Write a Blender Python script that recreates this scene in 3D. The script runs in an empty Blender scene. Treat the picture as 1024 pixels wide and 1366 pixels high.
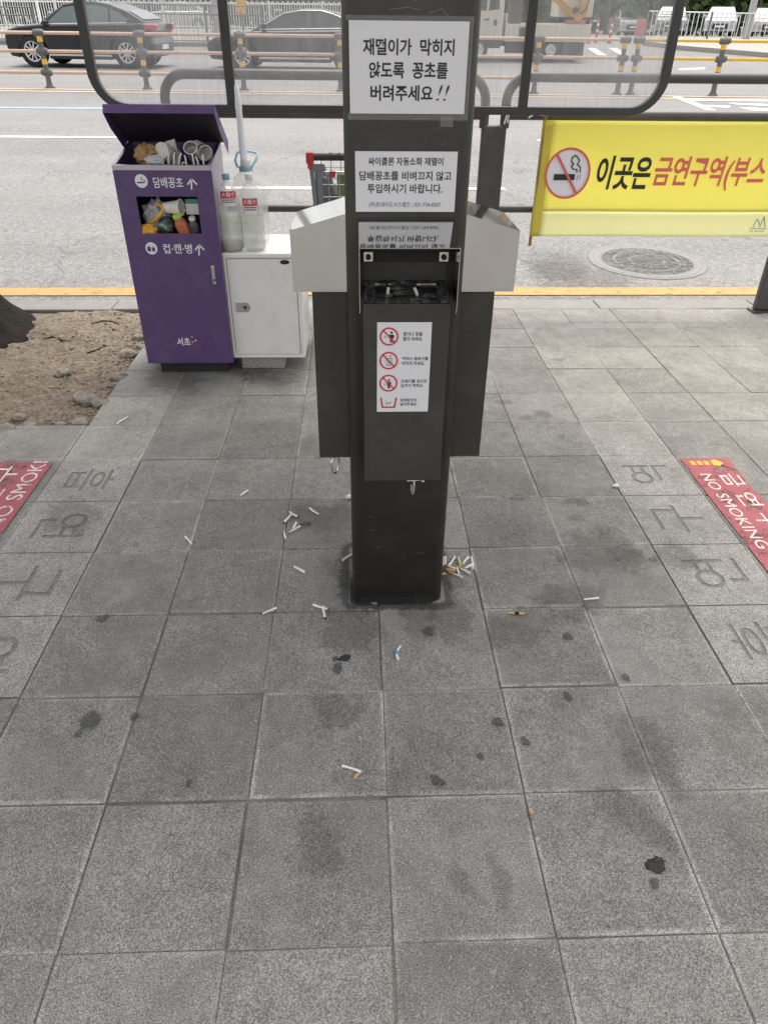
import bpy, bmesh, math, random
from mathutils import Vector, Matrix, noise
random.seed(7)
scene = bpy.context.scene
COL = scene.collection
R = math.radians
PI = math.pi

# ---------------------------------------------------------------- camera
FPX = 940.0
PITCH, YAW, ROLL = R(33.69), R(2.26), R(.61)
CAM = Vector((-.049, -1.228, 1.3616))
FWD = Vector((math.sin(YAW)*math.cos(PITCH), math.cos(YAW)*math.cos(PITCH), -math.sin(PITCH)))
_rt = Vector((math.cos(YAW), -math.sin(YAW), 0)); _up = _rt.cross(FWD)
RT = _rt*math.cos(ROLL) + _up*math.sin(ROLL)
UP = -_rt*math.sin(ROLL) + _up*math.cos(ROLL)
cd = bpy.data.cameras.new('camera'); cam = bpy.data.objects.new('camera', cd); COL.objects.link(cam)
cd.sensor_fit = 'HORIZONTAL'; cd.sensor_width = 36; cd.lens = 36*FPX/1024
cd.clip_start = .05; cd.clip_end = 3000
m3 = Matrix((RT, UP, -FWD)).transposed()
cam.matrix_world = Matrix.Translation(CAM) @ m3.to_4x4()
scene.camera = cam

# measuring helpers: points of the place read off the photograph, each on a known real plane
def ray(x, y): return FWD + RT*((x-512)/FPX) - UP*((y-683)/FPX)
def G(x, y, z=0.0):
    d = ray(x, y); return CAM + d*((z-CAM.z)/d.z)
def V(x, y, Y):
    d = ray(x, y); return CAM + d*((Y-CAM.y)/d.y)
SL, RY0, RZ0 = .04, 3.25, -.10
PROF = [(3.25, -.10), (27, .85), (31, 1.26), (35, 1.62), (40, 1.76), (47, 1.83), (60, 1.92), (75, 2.0)]
def road_z(Y):
    if Y <= 27: return RZ0 + SL*(Y-RY0)
    for (a, za), (b, zb) in zip(PROF[:-1], PROF[1:]):
        if Y <= b: return za+(zb-za)*(Y-a)/(b-a)
    return PROF[-1][1]
def RD(x, y, dz=0.0):
    d = ray(x, y); t = (RZ0+dz+SL*(CAM.y-RY0)-CAM.z)/(d.z-SL*d.y); return CAM + d*t

def FD(x, y):
    d = ray(x, y); t = 5.
    for _ in range(4000):
        q = CAM+d*t
        if q.z <= road_z(q.y): return q
        t += .02
    return q
# ---------------------------------------------------------------- materials
def nt(name):
    m = bpy.data.materials.new(name); m.use_nodes = True
    t = m.node_tree; t.nodes.clear()
    out = t.nodes.new('ShaderNodeOutputMaterial')
    return m, t, out
def N(t, typ, **kw):
    n = t.nodes.new(typ)
    for k, v in kw.items(): setattr(n, k, v)
    return n
def c4(c): return (c[0], c[1], c[2], 1)
def ramp(t, fac, stops):
    r = N(t, 'ShaderNodeValToRGB'); e = r.color_ramp.elements
    while len(e) < len(stops): e.new(.5)
    for i, (p, c) in enumerate(stops):
        e[i].position = p; e[i].color = c4(c) if hasattr(c, '__len__') else (c, c, c, 1)
    t.links.new(fac, r.inputs[0]); return r.outputs[0]
def noise_tex(t, vec, scale, detail=3, rough=.55, dist=0):
    n = N(t, 'ShaderNodeTexNoise'); n.inputs['Scale'].default_value = scale
    n.inputs['Detail'].default_value = detail; n.inputs['Roughness'].default_value = rough
    n.inputs['Distortion'].default_value = dist
    if vec is not None: t.links.new(vec, n.inputs['Vector'])
    return n.outputs[0]
def mixc(t, fac, a, b, mode='MIX'):
    n = N(t, 'ShaderNodeMix', data_type='RGBA', blend_type=mode)
    for s, v in ((0, fac), (6, a), (7, b)):
        if hasattr(v, 'links'): t.links.new(v, n.inputs[s])
        elif s == 0: n.inputs[s].default_value = v
        else: n.inputs[s].default_value = c4(v)
    return n.outputs[2]
def mth(t, op, a, b=0.0, c=None):
    n = N(t, 'ShaderNodeMath', operation=op)
    for i, v in enumerate((a, b) if c is None else (a, b, c)):
        if hasattr(v, 'links'): t.links.new(v, n.inputs[i])
        else: n.inputs[i].default_value = v
    return n.outputs[0]
def objco(t): return N(t, 'ShaderNodeTexCoord').outputs['Object']
def geoco(t): return N(t, 'ShaderNodeNewGeometry').outputs['Position']
def mat(name, col, rough=.5, metal=0., var=.12, vs=8., bump=0., bs=60., fine=0., fs=200., coat=0., spec=.5, dirt=0., dcol=(.12, .1, .08), ds=5., emit=0):
    m, t, out = nt(name)
    p = N(t, 'ShaderNodeBsdfPrincipled'); t.links.new(p.outputs[0], out.inputs[0])
    co = objco(t)
    c = mixc(t, noise_tex(t, co, vs, 4), [max(0, x*(1-var)) for x in col], [min(1, x*(1+var)) for x in col])
    if fine:
        f = ramp(t, noise_tex(t, co, fs, 1), [(.3, 1-fine), (.7, 1+fine)])
        c = mixc(t, 1.0, c, f, 'MULTIPLY')
    if dirt:
        d = ramp(t, noise_tex(t, co, ds, 6, .65), [(.48, 0), (.72, dirt)])
        c = mixc(t, d, c, dcol)
    t.links.new(c, p.inputs['Base Color'])
    rr = mth(t, 'MULTIPLY_ADD', noise_tex(t, co, vs*2.3, 3), .25, max(.02, rough-.12)); t.links.new(rr, p.inputs['Roughness'])
    p.inputs['Metallic'].default_value = metal
    p.inputs['Specular IOR Level'].default_value = spec
    p.inputs['Coat Weight'].default_value = coat
    if bump:
        b = N(t, 'ShaderNodeBump'); b.inputs['Strength'].default_value = bump; b.inputs['Distance'].default_value = .01
        t.links.new(noise_tex(t, co, bs, 3), b.inputs['Height']); t.links.new(b.outputs[0], p.inputs['Normal'])
    return m
def clear_mat(name, col, alpha, rough=.15, streak=0., tint=(1, 1, 1)):
    """a see-through sheet: clear part plus a dirty or cloudy part"""
    m, t, out = nt(name)
    tr = N(t, 'ShaderNodeBsdfTransparent'); tr.inputs[0].default_value = c4(tint)
    p = N(t, 'ShaderNodeBsdfPrincipled'); p.inputs['Base Color'].default_value = c4(col); p.inputs['Roughness'].default_value = rough
    mx = N(t, 'ShaderNodeMixShader')
    if streak:
        co = objco(t); mp = N(t, 'ShaderNodeMapping'); mp.inputs['Scale'].default_value = (1, 1, .06); t.links.new(co, mp.inputs[0])
        a = noise_tex(t, mp.outputs[0], 60, 4, .7); b = noise_tex(t, co, 3, 4)
        s = mth(t, 'MULTIPLY', a, b)
        f = ramp(t, s, [(.12, max(0, alpha-streak)), (.42, alpha+streak)])
        t.links.new(f, mx.inputs[0])
    else: mx.inputs[0].default_value = alpha
    t.links.new(tr.outputs[0], mx.inputs[1]); t.links.new(p.outputs[0], mx.inputs[2]); t.links.new(mx.outputs[0], out.inputs[0])
    return m

M = {}
# paving slabs: granular concrete, each slab its own tone, worn pale arrises
def paving(name, base, edge):
    m, t, out = nt(name)
    p = N(t, 'ShaderNodeBsdfPrincipled'); t.links.new(p.outputs[0], out.inputs[0])
    co = geoco(t)
    at = N(t, 'ShaderNodeAttribute', attribute_name='tone'); ed = N(t, 'ShaderNodeAttribute', attribute_name='edge')
    tv = at.outputs['Fac']
    tm = mth(t, 'MULTIPLY_ADD', tv, .44, .78); cb_ = N(t, 'ShaderNodeCombineColor'); [t.links.new(mth(t, 'MULTIPLY', tm, base[i]), cb_.inputs[i]) for i in range(3)]; c = cb_.outputs[0]
    c = mixc(t, 1., c, ramp(t, noise_tex(t, co, 5.5, 5, .62), [(.3, .80), (.7, 1.18)]), 'MULTIPLY')
    c = mixc(t, 1., c, ramp(t, noise_tex(t, co, 26, 4, .6), [(.3, .88), (.7, 1.10)]), 'MULTIPLY')
    g1 = noise_tex(t, co, 400, 1, .6)
    c = mixc(t, 1., c, ramp(t, g1, [(.36, .54), (.50, .97), (.64, 1.50)]), 'MULTIPLY')
    vo = N(t, 'ShaderNodeTexVoronoi'); vo.inputs['Scale'].default_value = 330; t.links.new(co, vo.inputs['Vector'])
    sp = ramp(t, vo.outputs['Color'], [(.76, 0), (.90, 1)])
    c = mixc(t, mth(t, 'MULTIPLY', sp, .42), c, [min(1, x*2.3) for x in base])
    vo2 = N(t, 'ShaderNodeTexVoronoi'); vo2.inputs['Scale'].default_value = 280; t.links.new(co, vo2.inputs['Vector'])
    s2 = ramp(t, vo2.outputs['Color'], [(.14, 1), (.22, 0)])
    c = mixc(t, mth(t, 'MULTIPLY', s2, .40), c, [x*.28 for x in base])
    # brownish soiling and grimy patches
    c = mixc(t, ramp(t, noise_tex(t, co, 3.1, 6, .7, .6), [(.52, 0), (.75, .42)]), c, (.085, .075, .062))
    c = mixc(t, ramp(t, noise_tex(t, co, 11, 5, .72, .4), [(.60, 0), (.76, .40)]), c, (.06, .055, .05))
    # worn arrises
    e = mth(t, 'MULTIPLY', ed.outputs['Fac'], ramp(t, noise_tex(t, co, 9, 5, .7), [(.40, 0), (.58, 1)]))
    e = mth(t, 'MULTIPLY', e, ramp(t, g1, [(.36, .1), (.6, .85)]))
    c = mixc(t, e, c, edge)
    t.links.new(c, p.inputs['Base Color']); p.inputs['Roughness'].default_value = .82; p.inputs['Specular IOR Level'].default_value = .35
    b = N(t, 'ShaderNodeBump'); b.inputs['Strength'].default_value = .55; b.inputs['Distance'].default_value = .0018
    t.links.new(g1, b.inputs['Height']); t.links.new(b.outputs[0], p.inputs['Normal'])
    return m
M['paving'] = paving('paving_slab', (.216, .209, .194), (.60, .585, .555))
M['joint'] = mat('joint_sand', (.165, .150, .126), .95, var=.75, vs=7, fine=.4, fs=300)
M['groove'] = mat('letter_groove', (.195, .19, .18), .9, var=.3, vs=20, fine=.3)
def granular(name, base, scale, contrast, blotch=.18, patch=None, bump=.4):
    m, t, out = nt(name)
    p = N(t, 'ShaderNodeBsdfPrincipled'); t.links.new(p.outputs[0], out.inputs[0]); co = geoco(t)
    c = mixc(t, noise_tex(t, co, 1.1, 5, .6), [x*(1-blotch) for x in base], [x*(1+blotch) for x in base])
    g = noise_tex(t, co, scale, 2, .75)
    c = mixc(t, 1., c, ramp(t, g, [(.33, 1-contrast), (.5, 1.), (.68, 1+contrast)]), 'MULTIPLY')
    g2 = noise_tex(t, co, scale*.28, 3, .7)
    c = mixc(t, 1., c, ramp(t, g2, [(.33, 1-contrast*.45), (.68, 1+contrast*.45)]), 'MULTIPLY')
    mp_ = N(t, 'ShaderNodeMapping'); mp_.inputs['Scale'].default_value = (.04, .9, 1); t.links.new(co, mp_.inputs[0])
    c = mixc(t, 1., c, ramp(t, noise_tex(t, mp_.outputs[0], 1.0, 3, .6), [(.3, .88), (.7, 1.10)]), 'MULTIPLY')
    if patch: c = mixc(t, ramp(t, noise_tex(t, co, .5, 5, .7, .5), [(.55, 0), (.7, .5)]), c, patch)
    vo = N(t, 'ShaderNodeTexVoronoi', feature='DISTANCE_TO_EDGE'); vo.inputs['Scale'].default_value = .45
    nn = N(t, 'ShaderNodeTexNoise'); nn.inputs['Scale'].default_value = 2.5; nn.inputs['Detail'].default_value = 6; t.links.new(co, nn.inputs['Vector'])
    wv = N(t, 'ShaderNodeVectorMath', operation='MULTIPLY_ADD'); t.links.new(nn.outputs['Color'], wv.inputs[0]); wv.inputs[1].default_value = (.9, .9, .9); t.links.new(co, wv.inputs[2])
    t.links.new(wv.outputs[0], vo.inputs['Vector'])
    ck = ramp(t, vo.outputs['Distance'], [(.002, .5), (.008, 0)])
    c = mixc(t, ck, c, [x*.35 for x in base])
    t.links.new(c, p.inputs['Base Color']); p.inputs['Roughness'].default_value = .88; p.inputs['Specular IOR Level'].default_value = .3
    b = N(t, 'ShaderNodeBump'); b.inputs['Strength'].default_value = bump; b.inputs['Distance'].default_value = .004
    t.links.new(g, b.inputs['Height']); t.links.new(b.outputs[0], p.inputs['Normal'])
    return m
M['asphalt'] = granular('bleached_asphalt', (.205, .202, .198), 75, .42, .12, (.20, .195, .19))
M['granite'] = mat('kerb_granite', (.22, .215, .20), .8, var=.18, vs=5, fine=.3, fs=160, dirt=.4, dcol=(.2, .18, .15), ds=6)
def paint(name, col, wear, under=(.2, .195, .19), sc=14):
    m, t, out = nt(name)
    p = N(t, 'ShaderNodeBsdfPrincipled'); co = geoco(t)
    tr = N(t, 'ShaderNodeBsdfTransparent'); mx = N(t, 'ShaderNodeMixShader')
    c = mixc(t, noise_tex(t, co, 7, 5), [x*.82 for x in col], [min(1, x*1.12) for x in col])
    c = mixc(t, 1., c, ramp(t, noise_tex(t, co, 150, 1), [(.3, .85), (.7, 1.12)]), 'MULTIPLY')
    t.links.new(c, p.inputs['Base Color']); p.inputs['Roughness'].default_value = .7
    n1 = mth(t, 'ADD', noise_tex(t, co, sc, 6, .75), mth(t, 'MULTIPLY', noise_tex(t, co, 190, 2, .7), .35))
    a = ramp(t, n1, [(wear+.10, 0), (wear+.19, 1)])
    t.links.new(a, mx.inputs[0]); t.links.new(tr.outputs[0], mx.inputs[1]); t.links.new(p.outputs[0], mx.inputs[2]); t.links.new(mx.outputs[0], out.inputs[0])
    return m
M['road_white'] = paint('road_paint_white', (.72, .72, .71), .30)
M['road_yellow'] = paint('road_paint_yellow', (.45, .26, .085), .40)
M['road_blue'] = paint('road_paint_blue', (.25, .46, .66), .34)
M['road_cream'] = paint('road_paint_orange', (.66, .52, .34), .40)
M['red_paint'] = paint('red_ground_paint', (.35, .092, .105), .455, sc=9)
M['white_ground'] = paint('white_ground_paint', (.68, .60, .58), .42, sc=16)
M['yellow_ground'] = paint('yellow_ground_paint', (.72, .43, .05), .40, sc=16)
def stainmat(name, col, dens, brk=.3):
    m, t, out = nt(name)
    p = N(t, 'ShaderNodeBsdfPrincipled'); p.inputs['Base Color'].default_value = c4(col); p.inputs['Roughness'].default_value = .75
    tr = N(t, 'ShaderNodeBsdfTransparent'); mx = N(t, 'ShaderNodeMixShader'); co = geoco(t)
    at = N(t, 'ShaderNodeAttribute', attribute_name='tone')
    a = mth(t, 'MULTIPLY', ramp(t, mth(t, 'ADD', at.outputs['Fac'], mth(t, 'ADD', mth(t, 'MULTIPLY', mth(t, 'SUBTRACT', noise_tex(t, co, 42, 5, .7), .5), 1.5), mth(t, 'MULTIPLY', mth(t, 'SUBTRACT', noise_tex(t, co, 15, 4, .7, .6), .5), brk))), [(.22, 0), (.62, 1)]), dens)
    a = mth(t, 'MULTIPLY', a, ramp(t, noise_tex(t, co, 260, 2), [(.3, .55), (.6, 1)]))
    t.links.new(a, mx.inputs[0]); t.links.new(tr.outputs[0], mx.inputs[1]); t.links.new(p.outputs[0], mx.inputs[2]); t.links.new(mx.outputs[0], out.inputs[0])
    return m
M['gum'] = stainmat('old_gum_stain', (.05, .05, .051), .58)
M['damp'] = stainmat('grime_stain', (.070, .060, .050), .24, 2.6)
M['soil'] = granular('dry_soil', (.185, .150, .112), 60, .45, .42, (.17, .13, .095), bump=.9)
M['stone'] = mat('field_stone', (.27, .24, .20), .9, var=.35, vs=18, bump=.6, bs=40, fine=.25, fs=140, dirt=.5, dcol=(.22, .16, .11), ds=14)
M['bark'] = mat('tree_bark', (.024, .021, .018), .95, var=.6, vs=14, bump=1.0, bs=28, fine=.4, spec=.08)
M['leaf'] = mat('tree_leaf', (.07, .11, .035), .6, var=.4, vs=2)
M['hedge'] = mat('hedge_leaf', (.085, .125, .04), .6, var=.5, vs=1.2)
M['post'] = mat('charcoal_powder_coat', (.0455, .0435, .037), .46, var=.14, vs=5, fine=.10, fs=300, dirt=.34, dcol=(.095, .09, .078), ds=9, bump=.04, bs=500)
M['post'].node_tree.nodes['Principled BSDF'].inputs['Specular IOR Level'].default_value = .3
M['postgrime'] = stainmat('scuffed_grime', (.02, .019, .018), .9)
M['black'] = mat('matt_black', (.016, .016, .015), .7, var=.3, vs=20)
M['ash'] = mat('ash_soot', (.020, .019, .018), .95, var=.9, vs=60, fine=.8, fs=220, dirt=.8, dcol=(.20, .19, .175), ds=42)
M['dark_rail'] = mat('dark_bronze_paint', (.060, .055, .052), .42, var=.15, vs=5, dirt=.25, dcol=(.2, .18, .16), ds=8)
M['grey_rail'] = mat('dusty_grey_paint', (.060, .055, .052), .42, var=.15, vs=5)
M['paper'] = mat('laminated_paper', (.69, .68, .69), .38, var=.03, vs=3)
M['ink'] = mat('black_ink', (.016, .014, .016), .5, var=.1)
M['ink_grey'] = mat('grey_ink', (.09, .085, .09), .5, var=.1)
M['red_ink'] = mat('red_ink', (.56, .035, .045), .5, var=.05)
M['pink_ink'] = mat('coral_red_ink', (.66, .13, .105), .6, var=.06)
M['scratch'] = mat('scratched_bare_paint', (.16, .15, .135), .6, var=.3, vs=40)
M['tape'] = clear_mat('clear_tape', (.45, .45, .45), .16, .15)
def steel(name, rough, base=(.61, .61, .615), amp=.12, bmp=.03):
    m, t, out = nt(name)
    p = N(t, 'ShaderNodeBsdfPrincipled'); t.links.new(p.outputs[0], out.inputs[0]); co = objco(t)
    mp = N(t, 'ShaderNodeMapping'); mp.inputs['Scale'].default_value = (1, 1, .35); t.links.new(co, mp.inputs[0])
    c = mixc(t, noise_tex(t, mp.outputs[0], 6, 3, .6), [x*.70 for x in base], [min(1, x*1.2) for x in base])
    c = mixc(t, ramp(t, noise_tex(t, co, 8, 2, .5), [(.4, 0), (.75, .3)]), c, (.56, .51, .43))
    t.links.new(c, p.inputs['Base Color']); p.inputs['Metallic'].default_value = 1
    t.links.new(mth(t, 'MULTIPLY_ADD', noise_tex(t, co, 10, 2, .5), amp, rough-amp*.4), p.inputs['Roughness'])
    return m
    b = N(t, 'ShaderNodeBump'); b.inputs['Strength'].default_value = bmp; b.inputs['Distance'].default_value = .0005
    t.links.new(noise_tex(t, mp.outputs[0], 220, 2), b.inputs['Height']); t.links.new(b.outputs[0], p.inputs['Normal'])
    return m
M['steel'] = steel('stainless_sheet', .11, amp=.05)
M['steel_mirror'] = steel('polished_stainless', .05, (.62, .62, .61), .05, 0.)
M['steel_bin'] = steel('dull_stainless', .35, (.50, .46, .55))
M['purple'] = mat('purple_powder_coat', (.090, .047, .150), .42, var=.06, vs=4, fine=.05, fs=400, dirt=.34, dcol=(.15, .115, .18), ds=11)
M['bin_in'] = mat('bin_cavity_black', (.018, .016, .022), .8, var=.3)
M['white_print'] = mat('white_print', (.78, .77, .80), .5, var=.04)
M['lid_in'] = mat('lid_underside', (.030, .024, .036), .6, var=.25, vs=5)
M['cabinet'] = mat('white_enamel', (.77, .755, .72), .32, var=.05, vs=3, dirt=.34, dcol=(.46, .44, .39), ds=8, coat=.15)
M['chrome'] = mat('chrome', (.72, .72, .72), .16, 1., var=.06)
M['concrete'] = mat('concrete_block', (.33, .31, .28), .95, var=.25, vs=14, bump=.6, bs=70, fine=.35, fs=160)
M['pet'] = clear_mat('clear_pet_plastic', (.82, .82, .81), .33, .10, tint=(.97, .975, .97))
M['petwater'] = clear_mat('cloudy_water', (.66, .69, .60), .30, .25, tint=(.93, .945, .91))
M['silt'] = clear_mat('settled_silt', (.36, .33, .24), .75, .5)
M['bluecap'] = mat('dusty_blue_plastic', (.20, .33, .42), .4, var=.1)
M['blueclear'] = clear_mat('light_blue_plastic', (.40, .62, .80), .85, .3)
M['whitecap'] = mat('grey_white_plastic', (.60, .59, .56), .4, var=.1)
M['milk'] = clear_mat('milky_plastic', (.86, .87, .90), .86, .35)
M['label_white'] = mat('label_paper', (.74, .72, .70), .5, var=.05)
M['cup'] = mat('paper_cup', (.72, .70, .64), .7, var=.08, vs=20)
M['cup_in'] = mat('grey_cup_inside', (.30, .28, .31), .7, var=.3, vs=30)  # darker and greyer than the outside of the cups
M['kraft'] = mat('brown_kraft_paper', (.40, .24, .10), .8, var=.4, vs=30)
M['lime'] = mat('lime_plastic', (.38, .58, .08), .4, var=.08)
M['juice'] = mat('orange_juice_bottle', (.46, .12, .05), .25, var=.2, vs=25)
M['orange_w'] = mat('orange_wrapper', (.72, .36, .04), .45, var=.35, vs=40)
M['darkpet'] = mat('dark_bottle', (.055, .055, .065), .25, var=.4, vs=40)
M['greenfoil'] = mat('dark_green_foil', (.05, .085, .07), .3, .3, var=.7, vs=60, dirt=.9, dcol=(.5, .55, .56), ds=55)
M['greencup'] = mat('green_print', (.08, .33, .17), .5, var=.2, vs=30)
M['bag'] = clear_mat('crinkled_clear_bag', (.72, .74, .76), .62, .2)
M['cig'] = mat('cigarette_paper', (.74, .73, .70), .8, var=.08, vs=60)
M['tan'] = mat('cork_tipping', (.56, .36, .15), .8, var=.3, vs=120)
M['char'] = mat('burnt_tip', (.03, .028, .026), .95, var=.5, vs=200)
M['bluecig'] = mat('blue_band', (.05, .33, .60), .6, var=.1)
M['palegreen'] = mat('yellow_green_paper', (.60, .60, .25), .8, var=.15)
M['tar'] = mat('black_tar', (.018, .019, .021), .5, var=.5, vs=90, bump=.8, bs=120)
M['iron'] = mat('cast_iron', (.215, .21, .205), .8, 0., var=.2, vs=12, fine=.25, fs=120)
def cloth_mat(name, col, tl):
    m = mat(name, col, .8, var=.07, vs=4, bump=.5, bs=7); t = m.node_tree
    out = [n for n in t.nodes if n.type == 'OUTPUT_MATERIAL'][0]; p = t.nodes['Principled BSDF']
    tr = N(t, 'ShaderNodeBsdfTranslucent'); tr.inputs[0].default_value = c4(col); mx = N(t, 'ShaderNodeMixShader'); mx.inputs[0].default_value = tl
    t.links.new(p.outputs[0], mx.inputs[1]); t.links.new(tr.outputs[0], mx.inputs[2]); t.links.new(mx.outputs[0], out.inputs[0]); return m
M['banner'] = cloth_mat('yellow_banner_cloth', (.92, .87, .32), .68)
M['banner_pale'] = cloth_mat('pale_yellow_banner_cloth', (.93, .92, .62), .68)
M['banner_hem'] = cloth_mat('doubled_banner_hem', (.70, .60, .10), .3)
M['wood'] = mat('weathered_wood_rod', (.30, .19, .08), .8, var=.3, vs=20)
M['string'] = mat('white_string', (.70, .68, .64), .8, var=.1)
M['pane'] = clear_mat('dusty_polycarbonate', (.66, .67, .67), .23, .22, streak=.11)
M['roof'] = mat('shade_canopy_sheet', (.30, .30, .29), .5, var=.1)
M['frame'] = mat('frame_charcoal', (.040, .040, .036), .45, var=.1)
M['faded_rail'] = mat('faded_red_brown_rail', (.55, .385, .30), .6, var=.18, vs=6)
M['yellow_rail'] = mat('yellow_rail', (.62, .42, .07), .5, var=.15, vs=4)
M['median_post'] = mat('median_post', (.10, .10, .10), .55, var=.2, vs=8)
M['band'] = mat('yellow_reflective_band', (.68, .42, .05), .5, var=.1)
M['white_fence'] = mat('white_pipe_fence', (.74, .74, .73), .5, var=.08)
M['far_grey'] = mat('far_grey_fence', (.16, .17, .18), .5, var=.15)
M['car_black'] = mat('black_car_paint', (.010, .011, .015), .3, .0, var=.1, coat=.25, spec=.45)
M['car_navy'] = mat('dark_navy_car_paint', (.014, .016, .022), .3, .0, var=.1, coat=.25, spec=.45)
M['car_silver'] = mat('silver_car_paint', (.24, .25, .26), .3, .3, var=.06, coat=1.)
M['car_white'] = mat('white_car_paint', (.46, .46, .46), .3, .0, var=.05, coat=1.)
M['car_grey'] = mat('grey_car_paint', (.20, .21, .22), .3, .3, var=.06, coat=1.)
M['glass_dark'] = mat('tinted_car_glass', (.04, .05, .055), .12, .0, var=.1, spec=.5)
M['glass_pale'] = mat('sky_lit_car_glass', (.12, .15, .15), .12, .0, var=.2, spec=.6)
M['tyre'] = mat('tyre_rubber', (.02, .02, .02), .85, var=.2)
M['rim'] = mat('alloy_rim', (.62, .62, .62), .3, .1, var=.1)
M['taillight'] = mat('red_lens', (.45, .02, .02), .2, var=.15, coat=1.)
M['headlight'] = mat('headlight_lens', (.55, .57, .60), .15, .2, var=.2, coat=1.)
M['plastic'] = mat('black_trim', (.022, .022, .023), .5, var=.2)
M['truck'] = mat('cream_truck_paint', (.58, .54, .46), .45, var=.08, vs=3, dirt=.2, dcol=(.35, .3, .25), ds=3)
M['crane'] = mat('crane_orange', (.56, .30, .05), .45, var=.15, vs=4, dirt=.3, dcol=(.15, .1, .06), ds=5)
M['machine'] = mat('dark_machinery', (.06, .055, .05), .6, var=.4, vs=6)
M['red_board'] = mat('faded_red_board', (.50, .14, .14), .6, var=.1)
M['orange_board'] = mat('orange_board', (.72, .36, .06), .6, var=.1)
M['redplastic'] = mat('red_plastic', (.42, .025, .035), .4, var=.1)
M['greybag'] = mat('grey_fabric', (.14, .155, .17), .8, var=.15, vs=20)
M['greenbox'] = mat('olive_green_board', (.15, .19, .07), .7, var=.12)
M['wire'] = mat('zinc_wire', (.42, .42, .42), .35, .8, var=.1)
M['polegrey'] = mat('concrete_pole', (.36, .35, .34), .85, var=.12)
M['facade'] = mat('far_facade', (.24, .24, .25), .7, var=.25, vs=.6)
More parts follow.
